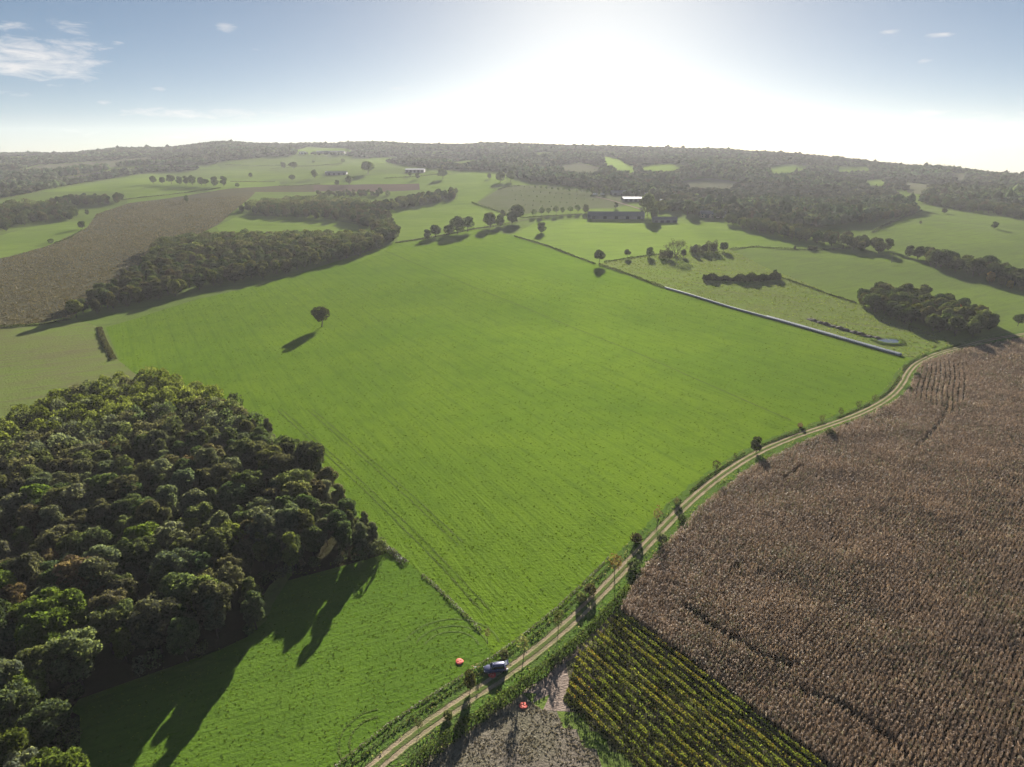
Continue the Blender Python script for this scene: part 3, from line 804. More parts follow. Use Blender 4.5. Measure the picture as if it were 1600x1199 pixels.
nb.append(belt([(-160, 388), (0, 365), (50, 350), (125, 343), (128, 336), (90, 325), (40, 322), (0, 326), (-160, 345)], 13, 9, 12.5, BELTC, [.35, .35, .25, .05], 'left_wood_tree', 'tree in the wood at the left border below the short belt', 'trees of the wood at the left border', 42, most=140, mass=('left_wood_canopy', 'rear crowns of the wood at the left border')))
print('belt trees', nb)

# ------------------------------------------------------------------ far woods: a single mass to the ridge
def far_woods():
    g = np.random.default_rng(77)
    bx = [-400, -60, 0, 70, 150, 235, 300, 352, 430, 455, 480, 545, 560, 600, 690, 770, 830, 900, 960, 1010, 1060, 1130, 1200, 1290, 1350, 1432, 1441, 1500, 1600, 1800]
    by = [330, 318, 312, 298, 283, 270, 268, 252, 246, 244, 243, 244, 246, 254, 266, 268, 284, 293, 302, 318, 333, 342, 350, 360, 346, 332, 318, 322, 334, 350]
    XY = []
    for a0, a1, sp in ((700, 1500, 9.5), (1500, 2300, 11.5), (2300, 3500, 14.0)):
        xs = np.arange(-2900, 2600, sp); ys = np.arange(300, 3500, sp)
        X, Y = np.meshgrid(xs, ys); X = X.ravel() + g.normal(0, sp * .3, X.size); Y = Y.ravel() + g.normal(0, sp * .3, Y.size)
        r = np.hypot(X, Y); az = np.degrees(np.arctan2(X, Y))
        k = (r >= a0) & (r < a1) & (np.abs(az) < 43) & (r < np.interp(az, _az, _rr) + 80)
        XY.append(np.c_[X[k], Y[k]])
    XY = np.concatenate(XY)
    px, py = proj(np.c_[XY, terr(XY[:, 0], XY[:, 1])])
    k = (py < np.interp(px, bx, by)) & (px > -120) & (px < 1720)
    for nme, mt, poly in FIELDS:
        if nme in ('meadow', 'lower_meadow', 'wood_floor', 'maize_ground'): continue
        k &= ~pip(px, py, poly)
    for u0, u1, v0, v1 in ((905, 1150, 300, 352), (630, 670, 262, 275), (460, 560, 234, 245)):
        k &= ~((px > u0) & (px < u1) & (py > v0) & (py < v1) & (g.random(len(px)) < .55))
    XY = XY[k]; r = np.hypot(XY[:, 0], XY[:, 1]); n = len(XY)
    # long swathes of the wood differ in kind, so height and tint drift slowly
    sw = np.sin(XY[:, 0] / 90 + 2 * np.sin(XY[:, 1] / 210)) + np.sin(XY[:, 1] / 120 + 1.5 * np.sin(XY[:, 0] / 170))
    big = noise2(XY[:, 0], XY[:, 1], 420, 5)
    Hh = np.clip(g.uniform(8, 12, n) + sw * 1.6 + big * 2.2, 4, 20) + (g.random(n) < .02) * 7
    sp = np.interp(r, [700, 1500, 2300, 3500], [9.5, 11, 13, 15])
    Wd = sp * g.uniform(.85, 1.25, n)
    t = tints(n, [(.042, .058, .030), (.055, .068, .032), (.058, .060, .036), (.080, .092, .038), (.085, .070, .042)], [.3, .3, .25, .12, .03], g, .2)
    t *= (1 + .18 * sw + .22 * big).clip(.45, 1.7)[:, None]; t[:, 0] *= 1 - .06 * big; t[:, 1] *= 1.06 + .05 * big
    print('far trees', n)
    o = crown_stuff('far_woodland', XY, Hh, Wd, t, FOLSTUFF, 78, 12)
    o['kind'] = 'stuff'; o['label'] = 'hazy unbroken woodland covering the far hills up to the skyline'; o['category'] = 'woodland'
far_woods()

# ------------------------------------------------------------------ single trees, rows and hedges
P = G(503, 511); plant_tree(LONE, 'field_tree', P[0], P[1], hpx(503, 511, 37), (.030, .033, .017, 1), 'lone spreading dark tree standing in the middle of the big meadow', None)
for u, v, hp, pr, c, nm, lb, wd in (
    (936, 413, 22, ROUNDT, DARKG, 'field_tree', 'round dark tree on the fence line where two hedges meet', 1.),
    (980, 403, 13, ROUNDT, OLIVE, 'field_tree', 'smaller round tree on the short hedge right of the round fence tree', 1.),
    (1015, 402, 16, MID[3], DARKG, 'field_tree', 'dark bushy tree left of the fan-shaped thorn tree', 1.),
    (1130, 393, 16, MID[1], DARKG, 'field_tree', 'round dark tree at the right end of the thorn hedge', 1.2),
    (668, 374, 13, MID[3], DARKG, 'hedgerow_tree', 'narrow dark tree at the left end of the meadow hedge group', .8),
    (681, 370, 17, MID[1], DARKG, 'hedgerow_tree', 'round dark tree second from left in the meadow hedge group', 1.),
    (701, 367, 13, MID[3], OLIVE, 'hedgerow_tree', 'low squarish dark tree in the middle of the meadow hedge group', 1.1),
    (715, 365, 22, MID[0], DARKG, 'hedgerow_tree', 'tall dark tree fourth in the meadow hedge group', .9),
    (731, 362, 20, MID[2], DARKG, 'hedgerow_tree', 'tall dark tree at the right end of the meadow hedge group', .8),
    (766, 356, 22, MID[1], OLIVE, 'hedgerow_tree', 'big olive tree alone between the meadow hedge group and the lane corner', .9),
    (782, 354, 16, MID[3], DARKG, 'hedgerow_tree', 'narrow dark tree just right of the big olive hedge tree', .8),
    (800, 350, 16, MID[0], DARKG, 'hedgerow_tree', 'dense dark tree at the lane corner above the meadow', 1.),
    (808, 346, 22, MID[2], DARKG, 'hedgerow_tree', 'tall dark tree behind the dense one at the lane corner', .9),
    (785, 341, 11, MID[4], OLIVE, 'hedgerow_tree', 'small olive tree at the end of the orchard hedge', 1.),
    (846, 364, 14, MID[3], DARKG, 'hedgerow_tree', 'dark tree standing in the pasture below the row along the lane', .9),
    (292, 316, 11, MID[4], DARKG, 'field_tree', 'small dark tree alone in the withered field', 1.),
    (129, 358, 14, MID[1], DARKG, 'field_tree', 'rounded dark bushy tree at the upper corner of the left pasture', 1.1),
    (137, 336, 9, MID[3], DARKG, 'field_tree', 'small dark tree above the left pasture corner', 1.),
    (80, 380, 7, LOW[0], DARKG, 'field_tree', 'dark bush on the lower edge of the left pasture', 1.),
    (371, 292, 6, LOW[1], DARKG, 'field_tree', 'small bush on the far edge of the withered field', 1.),
    (392, 278, 9, MID[1], DARKG, 'field_tree', 'small round tree in the hillside pasture', 1.),
    (443, 264, 12, MID[1], DARKG, 'field_tree', 'dark round tree left of a broader one on the hillside pasture', 1.),
    (459, 265, 12, MID[2], OLIVE, 'field_tree', 'broad hazy tree right of the round one on the hillside pasture', 1.4),
    (490, 254, 4, LOW[0], DARKG, 'field_tree', 'tiny bush on the bright hillside pasture', 1.),
    (536, 254, 6, LOW[1], DARKG, 'field_tree', 'tiny bush at the right edge of the hillside pasture', 1.),
    (457, 283, 10, MID[2], DARKG, 'field_tree', 'dark tree left of the grey farm shed on the hillside', 1.3),
    (492, 279, 14, MID[0], DARKG, 'field_tree', 'tall dark tree beside the grey farm shed on the hillside', .9),
    (527, 290, 9, MID[3], DARKG, 'field_tree', 'low dark tree at the ploughed strip, left of the tall one', 1.2),
    (546, 289, 15, MID[0], DARKG, 'field_tree', 'tall dark tree at the ploughed strip', 1.),
    (575, 272, 20, MID[2], DARKG, 'field_tree', 'large hazy tree crown above the ploughed strip', 1.3),
    (594, 305, 13, MID[1], DARKG, 'field_tree', 'dark tree on the strip in front of the red field', .9),
    (606, 306, 8, LOW[1], DARKG, 'field_tree', 'low bush right of the dark tree by the red field', .9),
    (641, 276, 8, MID[1], DARKG, 'field_tree', 'small tree left below the long white-roofed barn', 1.),
    (653, 280, 10, MID[4], DARKG, 'field_tree', 'small tree below the long white-roofed barn', 1.2),
    (692, 280, 16, MID[2], DARKG, 'field_tree', 'wide oak standing in the upper meadow', 1.2),
    (765, 280, 10, MID[1], DARKG, 'field_tree', 'dark tree at the right edge of the upper meadow', 1.),
    (782, 285, 16, MID[0], DARKG, 'field_tree', 'large dark tree above the orchard corner', 1.2),
    (798, 284, 16, MID[2], DARKG, 'field_tree', 'broad dark tree beside the orchard corner', 1.),
    (1475, 334, 9, MID[1], OLIVE, 'field_tree', 'small tree high in the hill pasture', 1.4),
    (1438, 350, 5, MID[3], OLIVE, 'field_tree', 'tiny tree on the slope left in the hill pasture', 1.2),
    (1553, 358, 12, MID[4], DARKG, 'field_tree', 'small umbrella-shaped tree in the right of the hill pasture', 1.3),
    (1590, 510, 20, MID[2], DARKG, 'field_tree', 'dark spreading tree by the track at the right border', 1.),
    (1210, 433, 12, MID[3], DARKG, 'field_tree', 'dark bushy tree at the right end of the black hedge', .8),
    (1011, 338, 36, MID[0], DARKG, 'farm_tree', 'tall dark tree beside the farm silo', .7), (1030, 335, 22, MID[2], OLIVE, 'farm_tree', 'broad olive tree behind the near farm shed', 1.), (1074, 336, 26, MID[1], DARKG, 'farm_tree', 'big dark tree right of the green-roofed shed', 1.), (1050, 330, 18, MID[0], DARKG, 'farm_tree', 'dark tree in the farmyard between the sheds', 1.), (1108, 328, 12, MID[1], DARKG, 'farm_tree', 'tree behind the grey farmhouse', 1.),
    (962, 326, 10, MID[4], OLIVE, 'farm_tree', 'small tree behind the long grey hall', 1.2), (915, 333, 14, MID[3], OLIVE, 'farm_tree', 'olive tree at the left end of the long grey hall', 1.), (1022, 345, 22, MID[3], DARKG, 'farm_tree', 'dark tree left of the low shed in front of the farm', .7)):
    P = G(u, v); big = 1.2 if nm == 'hedgerow_tree' else 1.0
    plant_tree(pr, nm, P[0], P[1], max(2.0, hpx(u, v, hp) * big), jit(c, .06), lb, None, wide=wd * (1.45 if nm == 'hedgerow_tree' else 1.12))
# the park-like row on the left hill
for i, (u, hp) in enumerate(((240, 12), (254, 12), (268, 15), (281, 13), (291, 14), (301, 15), (315, 14), (322, 11), (336, 15), (350, 16))):
    P = G(u, 287 + i * .5); plant_tree(MID[i % 5], 'parkland_tree', P[0], P[1], hpx(u, 287, hp), jit(DARKG, .08),
        'leftmost round tree of the row on the left hill' if i == 0 else 'large tree closing the right end of the row on the left hill' if i >= 8 else 'round dark tree inside the row on the left hill', 'row of trees on the left hill', wide=1.15)
# trees along the lane above the meadow
for i, (u, v, hp) in enumerate(((834, 339, 12), (846, 338, 14), (857, 336, 11), (869, 336, 14), (879, 335, 11), (891, 334, 11), (903, 333, 13))):
    P = G(u, v); plant_tree(ORCHP[i % 2], 'lane_tree', P[0], P[1], hpx(u, v, hp), jit(DARKG, .08), 'round clipped-looking tree in the row along the lane left of the grey hall', 'row of trees along the lane', wide=1.05)
# young orchard above
k = 0
for r_ in range(5):
    a = np.array([800 + r_ * 2, 292 + r_ * 7.5]); b = np.array([[945, 306], [935, 309], [925, 314], [900, 320], [860, 325]][r_])
    n = [17, 13, 11, 8, 5][r_]
    for i in range(n):
        q = a + (b - a) * (i + rng.uniform(-.15, .15)) / (n - 1)
        P = G(*q); big = r_ == 0 and i > 3
        plant_tree(ORCHP[k % 2], 'orchard_tree', P[0], P[1], 6.5 if big else 3.4, jit(DARKG, .1), 'rounded tree in the row at the top edge of the orchard' if big else 'small young tree in the pale orchard field', 'orchard trees' if big else 'young orchard trees', wide=1. if big else .7)
        k += 1

nb.append(belt([(1000, 322), (1100, 325), (1140, 345), (1090, 338), (1060, 331), (1010, 331)], 13, 8, 12, BELTC, [.35, .3, .2, .15], 'farmyard_tree', 'hazy tree crowded among the farm sheds', 'trees crowded among the farm sheds', 43))
nb.append(belt([(925, 300), (1000, 300), (1085, 312), (1085, 318), (1000, 304), (925, 304)], 15, 8, 12, BELTC, [.35, .3, .2, .15], 'farmyard_tree', 'hazy tree behind the farm barns', 'trees behind the farm barns', 44))
def hedge(name, pts_px, h, w, color, label, qs=.30, dens=16., cat='hedge', group=None, world=None, mat=None, gap=0.):
    P = resample(W(pts_px), .5) if world is None else resample(world, .5)
    g = np.random.default_rng(int(abs(P[0, 0] * 7 + P[0, 1] * 3)) + 1)
    L = len(P) * .5; n = int(L * dens)
    s = g.uniform(0, len(P) - 1.001, n); i = s.astype(int); f = (s - i)[:, None]
    q = P[i] * (1 - f) + P[i + 1] * f
    t = P[np.minimum(i + 1, len(P) - 1)] - P[i]; t /= np.linalg.norm(t, axis=1)[:, None] + 1e-9
    nr = np.c_[t[:, 1], -t[:, 0]]
    ph = g.uniform(0, 6.28, 3)
    hv = h * (.72 + .16 * np.sin(s * .11 + ph[0]) + .16 * np.sin(s * .31 + ph[1]) + .14 * np.sin(s * .047 + ph[2]))
    a = g.uniform(0, math.pi, n)
    rr = g.uniform(.55, 1.05, n)
    off = np.cos(a) * w / 2 * rr; zz = np.abs(np.sin(a)) * hv * rr
    q = q + nr * off[:, None]
    keep = np.ones(n, bool)
    if gap: keep = np.sin(s * .07 + ph[1]) + np.sin(s * .19 + ph[0]) * .6 > gap
    D = np.c_[nr * np.cos(a)[:, None], np.sin(a)]
    Pt = np.c_[q, terr(q[:, 0], q[:, 1]) + zz][keep]
    V = leaf_cards(Pt, D[keep], qs, g)
    col = np.clip(np.array(color)[None] * (1 + g.normal(0, .15, len(Pt)))[:, None], .005, .6)
    o = obj(name, mesh(name, V, quads(len(Pt)), [mat or FOLT], False, col=np.repeat(col, 4, 0)))
    return tag(o, label, cat, group)
HC = (.038, .050, .020)
for nm, pts, h, w, c, lb in (
    ('hedge', [(618, 380), (660, 374), (700, 367), (745, 357), (790, 352)], 1.8, 2.0, HC, 'low dark hedge along the top edge of the big meadow'),
    ('hedge', [(803, 369), (860, 386), (930, 413)], 1.8, 1.6, HC, 'low hedge on the fence line from the lane corner to the round tree'),
    ('hedge', [(936, 414), (985, 430), (1038, 450)], 2.0, 1.8, HC, 'low hedge between the round fence tree and the row of bales'),
    ('hedge', [(944, 410), (975, 405), (1012, 400), (1030, 398)], 1.6, 1.4, HC, 'short hedge running right from the round fence tree'),
    ('hedge', [(1140, 390), (1180, 386), (1215, 389), (1270, 391), (1330, 389)], 2.0, 1.8, HC, 'long thin hedge between the farm pasture and the east pasture'),
    ('hedge', [(1262, 391), (1276, 391)], 4.5, 3.5, HC, 'bushy thickening of the long thin hedge'),
    ('hedge', [(1240, 389), (1243, 389.3)], 4.5, 3., HC, 'rounded bush standing up from the long thin hedge'),
    ('hedge', [(1098, 438), (1130, 438), (1165, 440), (1200, 438), (1218, 436)], 6.5, 4.0, (.028, .034, .016), 'black jagged hedge standing in the rough pasture'),
    ('hedge', [(1220, 434), (1260, 448), (1300, 462), (1338, 474)], 1.4, 1.4, HC, 'thin hedge between the rough pasture and the copse'),
    ('hedge', [(737, 317), (760, 325), (790, 335)], 3.0, 2.5, HC, 'dark hedge on the left edge of the orchard'),
    ('hedge', [(778, 297), (790, 293), (812, 291)], 3., 2.5, HC, 'short curved hedge at the top left of the orchard'),
    ('hedge', [(812, 341), (850, 338), (910, 335)], 1.4, 1.4, HC, 'low hedge under the row of trees along the lane'),
    ('hedge', [(0, 512), (60, 508), (110, 500)], 1.5, 1.5, HC, 'dark hedge between the withered field and the stubble'),
    ('hedge', [(85, 381), (110, 372), (128, 360)], 1.6, 1.4, HC, 'thin hedge along the lower edge of the left pasture'),
    ('hedge', [(190, 313), (260, 305), (345, 294)], 1.5, 1.5, HC, 'thin hedge along the upper edge of the withered field'),
    ('hedge', [(360, 284), (430, 284)], 1.5, 1.5, HC, 'thin hedge below the hillside pasture'),
    ('hedge', [(352, 258), (430, 259), (530, 258)], 2.5, 2.5, HC, 'upper of the hazy hedges on the bright hillside pasture'),
    ('hedge', [(436, 291), (470, 290), (500, 288)], 2.2, 2.2, HC, 'short hazy hedge left of the ploughed strip'),
    ('hedge', [(600, 279), (650, 276), (700, 272)], 2., 2.2, HC, 'hazy hedge below the long pale roofed barn'),
    ('hedge', [(1362, 364), (1400, 345), (1440, 330)], 2.5, 2.5, HC, 'hazy hedge rising across the left of the hill pasture'),
    ('hedge', [(420, 264), (460, 262), (535, 256)], 2., 2., HC, 'hazy hedge across the hillside pasture')):
    hedge(nm, pts, h, w, c, lb, qs=.34 if h < 4 else .5, dens=22 if h < 4 else 130)
hedge('hedgebank', [(155, 512), (163, 535), (178, 562)], 1.3, 3.2, (.040, .042, .022), 'dark overgrown ditch bank between the stubble and the meadow', qs=.3, dens=45)

# ------------------------------------------------------------------ bare thorn tree, thin hedge of bare stems, pole
def bare_tree():
    u, v = 1056, 402
    P = G(u, v); h = hpx(u, v, 27)
    o = empty('thorn_tree', P)
    tag(o, 'large fan-shaped tree with bare upright branches in the rough pasture', 'tree')
    g = np.random.default_rng(3); m = MB(); tips = []
    def grow(p, d, L, r, n):
        q = p + d * L
        m.tube([p, (p + q) / 2 + g.normal(0, .04 * L, 3), q], [r, r * .8, r * .55], 5, False)
        if n == 0:
            tips.append(q); return
        for _ in range(3):
            e = d + g.normal(0, .34, 3); e[2] = abs(e[2]) + .15; e /= np.linalg.norm(e)
            grow(q, e, L * g.uniform(.6, .85), r * .55, n - 1)
    for k in range(6):
        a = k / 6 * 6.28 + g.uniform(-.3, .3); d = np.array([math.cos(a) * .62, math.sin(a) * .5, 1.]); d /= np.linalg.norm(d)
        grow(np.zeros(3), d, h * .36, h * .022, 3)
    m.build('branches', BARK, o)
    T = np.repeat(np.array(tips), 9, 0) + g.normal(0, h * .05, (len(tips) * 9, 3))
    D = g.normal(0, 1, T.shape); V = leaf_cards(T, D, h * .016, g)
    c = obj('twigs', mesh('twigs', V, quads(len(T)), [FOL]), o); c.color = (.028, .026, .018, 1)
    b = leaf_cards(np.c_[g.normal(0, h * .22, 260), g.normal(0, h * .16, 260), np.abs(g.normal(0, h * .12, 260))], g.normal(0, 1, (260, 3)), .5, g)
    c = obj('undergrowth', mesh('undergrowth', b, quads(260), [FOL]), o); c.color = (.035, .042, .018, 1)
bare_tree()
for u, v, hp, lb in ((1047, 405, 13, 'compact dark tree at the foot of the fan-shaped tree, left side'), (1068, 402, 13, 'compact dark tree at the foot of the fan-shaped tree, right side'), (1086, 397, 15, 'dark tree in the hedge right of the fan-shaped tree, nearest it'), (1100, 396, 14, 'dark tree in the middle of the thorn hedge'), (1115, 395, 15, 'dark tree in the thorn hedge before its round end tree')):
    P = G(u, v); plant_tree(MID[int(rng.integers(0, 5))], 'thorn_hedge_tree', P[0], P[1], hpx(u, v, hp), jit((.036, .042, .024), .08), lb, 'trees of the thorn hedge', wide=1.15)
hedge('brushwood_hedge', [(1078, 395), (1098, 394), (1120, 392)], 10.0, 4.5, (.028, .030, .018), 'see-through brownish brushwood hedge right of the fan-shaped thorn tree', qs=.34, dens=170)
hedge('brushwood_hedge', [(1030, 404), (1045, 403)], 9.0, 4.0, (.036, .038, .022), 'ragged dark hedge stub left of the fan-shaped thorn tree', qs=.4, dens=150)
def pole():
    P = G(1393, 411); o = empty('utility_pole', P)
    tag(o, 'thin dark wooden pole standing in the east pasture near the lane', 'pole')
    MB().tube([(0, 0, -.5), (0, 0, 8.0)], [.16, .11], 8).build('post', BARK, o)
    MB().box(-.8, .8, -.06, .06, 7.3, 7.45).build('crossarm', BARK, o)
pole()

# ------------------------------------------------------------------ wrapped bales, pond, earth bank
WRAP = plain('white_plastic_wrap', (.32, .34, .37), .6, 0, .3, .2, 1.2, .3, 0.)
def bale_mesh():
    m = MB(); n = 18; prof = [(-.62, .30), (-.60, .50), (-.52, .60), (-.30, .635), (0, .645), (.30, .635), (.52, .60), (.60, .50), (.62, .30)]
    V = [(x, r * math.cos(2 * math.pi * k / n), r * math.sin(2 * math.pi * k / n) * (1 if k < n else 1)) for x, r in prof for k in range(n)]
    F = [(i * n + k, i * n + (k + 1) % n, (i + 1) * n + (k + 1) % n, (i + 1) * n + k) for i in range(len(prof) - 1) for k in range(n)]
    F += [tuple(range(n))[::-1], tuple((len(prof) - 1) * n + k for k in range(n))]
    return mesh('bale', V, F, [WRAP], True)
def bales():
    me = bale_mesh()
    L = resample(W([(1040, 451), (1130, 478), (1220, 503), (1310, 529), (1404, 556)]), 1.27)
    t = np.gradient(L, axis=0); t /= np.linalg.norm(t, axis=1)[:, None]
    for row, sel, off in ((0, range(len(L)), 0.), (1, range(int(len(L) * .52), len(L)), 1.45)):
        for i in sel:
            p = L[i] + np.array([-t[i, 1], t[i, 0]]) * off
            o = obj('silage_bale', me)
            o.location = (p[0], p[1], float(terr(*p)) + .62); o.rotation_euler = (rng.uniform(0, 6.28), 0, math.atan2(t[i, 1], t[i, 0]) + rng.normal(0, .02))
            o.scale = (1, rng.uniform(.95, 1.05), rng.uniform(.95, 1.05))
            if row == 0:
                lb = 'white wrapped bale at the far end of the long bale row' if i == 0 else 'white wrapped bale closing the near end of the front bale row' if i == len(L) - 1 else 'white plastic-wrapped round bale in the front row along the meadow edge'
            else:
                lb = 'white wrapped bale at the far end of the second bale row' if i == sel[0] else 'white plastic-wrapped round bale in the short second row behind the front row'
            tag(o, lb, 'bale', 'wrapped bales along the meadow edge')
bales()
def pond():
    c = G(1388, 533.5); n = 64
    t = NT('pond_water'); p = t.pos()
    wm = t.out(t.principled((.02, .03, .035), 0.02, 0, 1.0, t.bump(t.noise(p, 1.2, 3, .5), .015, .05)))
    ang = np.linspace(0, 6.283, n, endpoint=False)
    rad = 1 + .10 * np.sin(ang * 3 + 1) + .07 * np.sin(ang * 5)
    V = [(c[0] + 5.6 * r * math.cos(a), c[1] + 5.0 * r * math.sin(a), c[2] + .34) for a, r in zip(ang, rad)] + [(c[0], c[1], c[2] + .34)]
    o = obj('pond_water', mesh('pond_water', V, [(i, (i + 1) % n, n) for i in range(n)], [wm])); struct(o)
    prof = [(.94, .1), (1.0, .36), (1.12, .46), (1.3, .50), (1.5, .3), (1.75, -.1)]
    V = []
    for k, h in prof:
        for a, r in zip(ang, rad):
            w = .7 if math.sin(a) > .5 else 1.0
            V.append((c[0] + 5.6 * r * k * math.cos(a), c[1] + 5.0 * r * k * math.sin(a), c[2] + (h * (w if h > .3 else 1)) + rng.normal(0, .04)))
    F = [(i * n + j, i * n + (j + 1) % n, (i + 1) * n + (j + 1) % n, (i + 1) * n + j) for i in range(len(prof) - 1) for j in range(n)]
    struct(obj('pond_bank', mesh('pond_bank', V, F, [VERGE], True)))
    Pt = []
    for a in rng.uniform(0, 6.28, 900):
        if math.sin(a) > .35 and rng.random() < .8: continue
        k = rng.uniform(1.08, 1.6); Pt.append((c[0] + 5.6 * k * math.cos(a), c[1] + 5 * k * math.sin(a), c[2] + rng.uniform(.2, .75)))
    Pt = np.array(Pt); V = leaf_cards(Pt, rng.normal(0, 1, Pt.shape), .26, rng)
    o = obj('reeds', mesh('reeds', V, quads(len(Pt)), [FOLT], col=np.tile((.045, .062, .022), (len(V), 1)))); o['kind'] = 'stuff'; o['label'] = 'dark rushes growing on the rim of the pond'; o['category'] = 'reeds'
pond()
def earth_bank():
    L = resample(W([(1262, 498), (1285, 506), (1320, 516), (1352, 525), (1384, 532)]), .7); n = len(L); V = []
    t = np.gradient(L, axis=0); t /= np.linalg.norm(t, axis=1)[:, None]; nr = np.c_[-t[:, 1], t[:, 0]]
    prof = [(-2.6, -.1), (-1.7, .5), (-.8, 1.15), (0, 1.5), (.8, 1.2), (1.7, .5), (2.6, -.1)]
    for i, p in enumerate(L):
        e = min(1, min(i, n - 1 - i) / 8) * (.75 + .25 * math.sin(i * .37) + .18 * math.sin(i * .9))
        for a, h in prof:
            q = p + nr[i] * (a + rng.normal(0, .12)); V.append((q[0], q[1], float(terr(*q)) + h * max(e, .02) + (rng.normal(0, .08) if h > 0 else -.05)))
    k = len(prof); F = [(i * k + j, (i + 1) * k + j, (i + 1) * k + j + 1, i * k + j + 1) for i in range(n - 1) for j in range(k - 1)]
    o = obj('earth_bank', mesh('earth_bank', V, F, [plain('dug_earth', (.055, .042, .032), .95, var=.5, scale=.8, bump=1.)]))
    tag(o, 'low dark bank of dug earth leading to the bright pond', 'earth bank')
    hedge('weed_fringe', [(1265, 498), (1320, 515), (1380, 531)], 1.0, 5.0, (.055, .055, .028), 'weedy fringe growing over the dark earth bank', qs=.22, dens=20, cat='weeds')
earth_bank()

# ------------------------------------------------------------------ farm buildings
ROOFD = plain('dark_slate_roof', (.15, .145, .155), .55, 0, .4, .3, .8, .3)
ROOFL = plain('pale_sheet_roof', (.24, .245, .25), .7, .0, .1, .12, .5)
ROOFG = plain('green_sheet_roof', (.10, .17, .13), .45, 0, .5, .2, .5)
ROOFT = plain('tile_roof', (.19, .10, .07), .8, 0, .3, .35, 1.5, .4)
WALLG = plain('grey_cladding', (.22, .21, .20), .8, var=.25, scale=.6)
WALLW = plain('white_render', (.72, .70, .66), .85, var=.1, scale=.8)
WALLS = plain('beige_stone', (.32, .27, .21), .9, var=.3, scale=1.2, bump=.4)
DARKGAP = plain('dark_doorway', (.07, .068, .068), .7)
GLASSD = plain('window_glass', (.03, .04, .05), .08, 0, .6, .1)
def building(name, u, v, L, D, hw, hr, yaw, wm, rm, label, cat, doors=0, windows=0, over=.5):
    P = G(u, v); o = empty(name, P, R(yaw)); tag(o, label, cat)
    x, y = L / 2, D / 2
    m = MB(); m.add([(-x, -y, -1.2), (x, -y, -1.2), (x, y, -1.2), (-x, y, -1.2), (-x, -y, hw), (x, -y, hw), (x, y, hw), (-x, y, hw), (-x, 0, hr), (x, 0, hr)],
          [(0, 1, 5, 4), (2, 3, 7, 6), (1, 2, 6, 9, 5), (3, 0, 4, 8, 7), (3, 2, 1, 0)])
    m.build('wall', wm, o)
    k = (hr - hw) / y; t = .22; xo = x + over; yo = y + over; z0 = hw - over * k
    r = MB()
    for s in (-1, 1):
        r.add([(-xo, s * yo, z0 + .05), (xo, s * yo, z0 + .05), (xo, 0, hr + .05), (-xo, 0, hr + .05), (-xo, s * yo, z0 + t), (xo, s * yo, z0 + t), (xo, 0, hr + t), (-xo, 0, hr + t)],
              [(0, 1, 2, 3), (7, 6, 5, 4), (0, 4, 5, 1), (1, 5, 6, 2), (3, 7, 4, 0)])
    r.build('roof', rm, o)
    for i in range(doors):
        c = -x + L * (i + .5) / doors
        w = min(2.2, L / doors * .36); MB().box(c - w, c + w, -y - .06, -y + .1, -.6, hw * .82).build('door', DARKGAP, o)
    for i in range(windows):
        c = -x + L * (i + .5) / windows
        for zc in ([1.5, 4.1] if hw > 4.6 else [1.6]):
            f = MB().box(c - .6, c + .6, -y - .05, -y + .1, zc - .7, zc + .7).build('window', GLASSD, o)
    return o
building('hay_barn', 962, 341, 76, 16, 3.8, 8.6, -3, WALLG, ROOFD, 'very long low grey hall with a dark roof above the farm pasture', 'barn', doors=5)
building('shed', 1038, 347, 31, 13, 3.0, 6.5, -4, WALLG, ROOFD, 'dark low shed standing in the pasture in front of the farm', 'shed', doors=4)
building('livestock_barn', 991, 314, 40, 24, 4.2, 6.2, 2, WALLG, ROOFL, 'barn with a pale shining roof left of the silo', 'barn', doors=5)
building('livestock_barn', 982, 305, 62, 20, 4.0, 8.0, 0, WALLG, ROOFD, 'long dark roofed barn behind the pale roofed barn', 'barn', doors=5)
building('farm_shed', 1043, 317, 26, 15, 3.5, 5.0, -3, WALLS, ROOFL, 'flat pale roofed shed right of the silo', 'shed', doors=3)
building('farm_shed', 1062, 322, 16, 12, 4, 7.0, -3, WALLG, ROOFG, 'small green roofed shed among the farm trees', 'shed', doors=2)
building('farm_shed', 1040, 308, 34, 14, 3.5, 6.0, 0, WALLG, ROOFD, 'dark shed behind the flat pale roofed shed', 'shed', doors=3)
building('farmhouse', 1104, 340, 17, 9, 5.2, 8.8, -6, WALLS, ROOFD, 'grey stone farmhouse left of the white house', 'house', doors=1, windows=4)
building('house', 1126, 340, 11, 8, 5.0, 8.0, -6, WALLW, ROOFD, 'small white house at the edge of the farm trees', 'house', doors=1, windows=3)
building('livestock_barn', 649, 269, 44, 26, 5.5, 7.6, 0, WALLG, ROOFL, 'long barn with a pale roof on the upper meadow skyline', 'barn', doors=5)
building('livestock_barn', 517, 240, 95, 24, 5, 8.5, 0, WALLG, ROOFL, 'very long pale roofed hall high on the left hilltop', 'barn', doors=8)
building('house', 473, 241, 22, 14, 6, 8, 0, WALLW, ROOFL, 'white building left of the long hilltop hall', 'house', doors=1, windows=3)
building('farm_shed', 527, 273, 44, 18, 4, 7, 4, WALLG, ROOFD, 'grey farm shed with a dark roof on the left hillside', 'shed', doors=4)
building('farm_shed', 514, 272, 14, 20, 4, 5.5, 4, WALLG, ROOFL, 'pale roofed lean-to at the left end of the hillside shed', 'shed', doors=1)
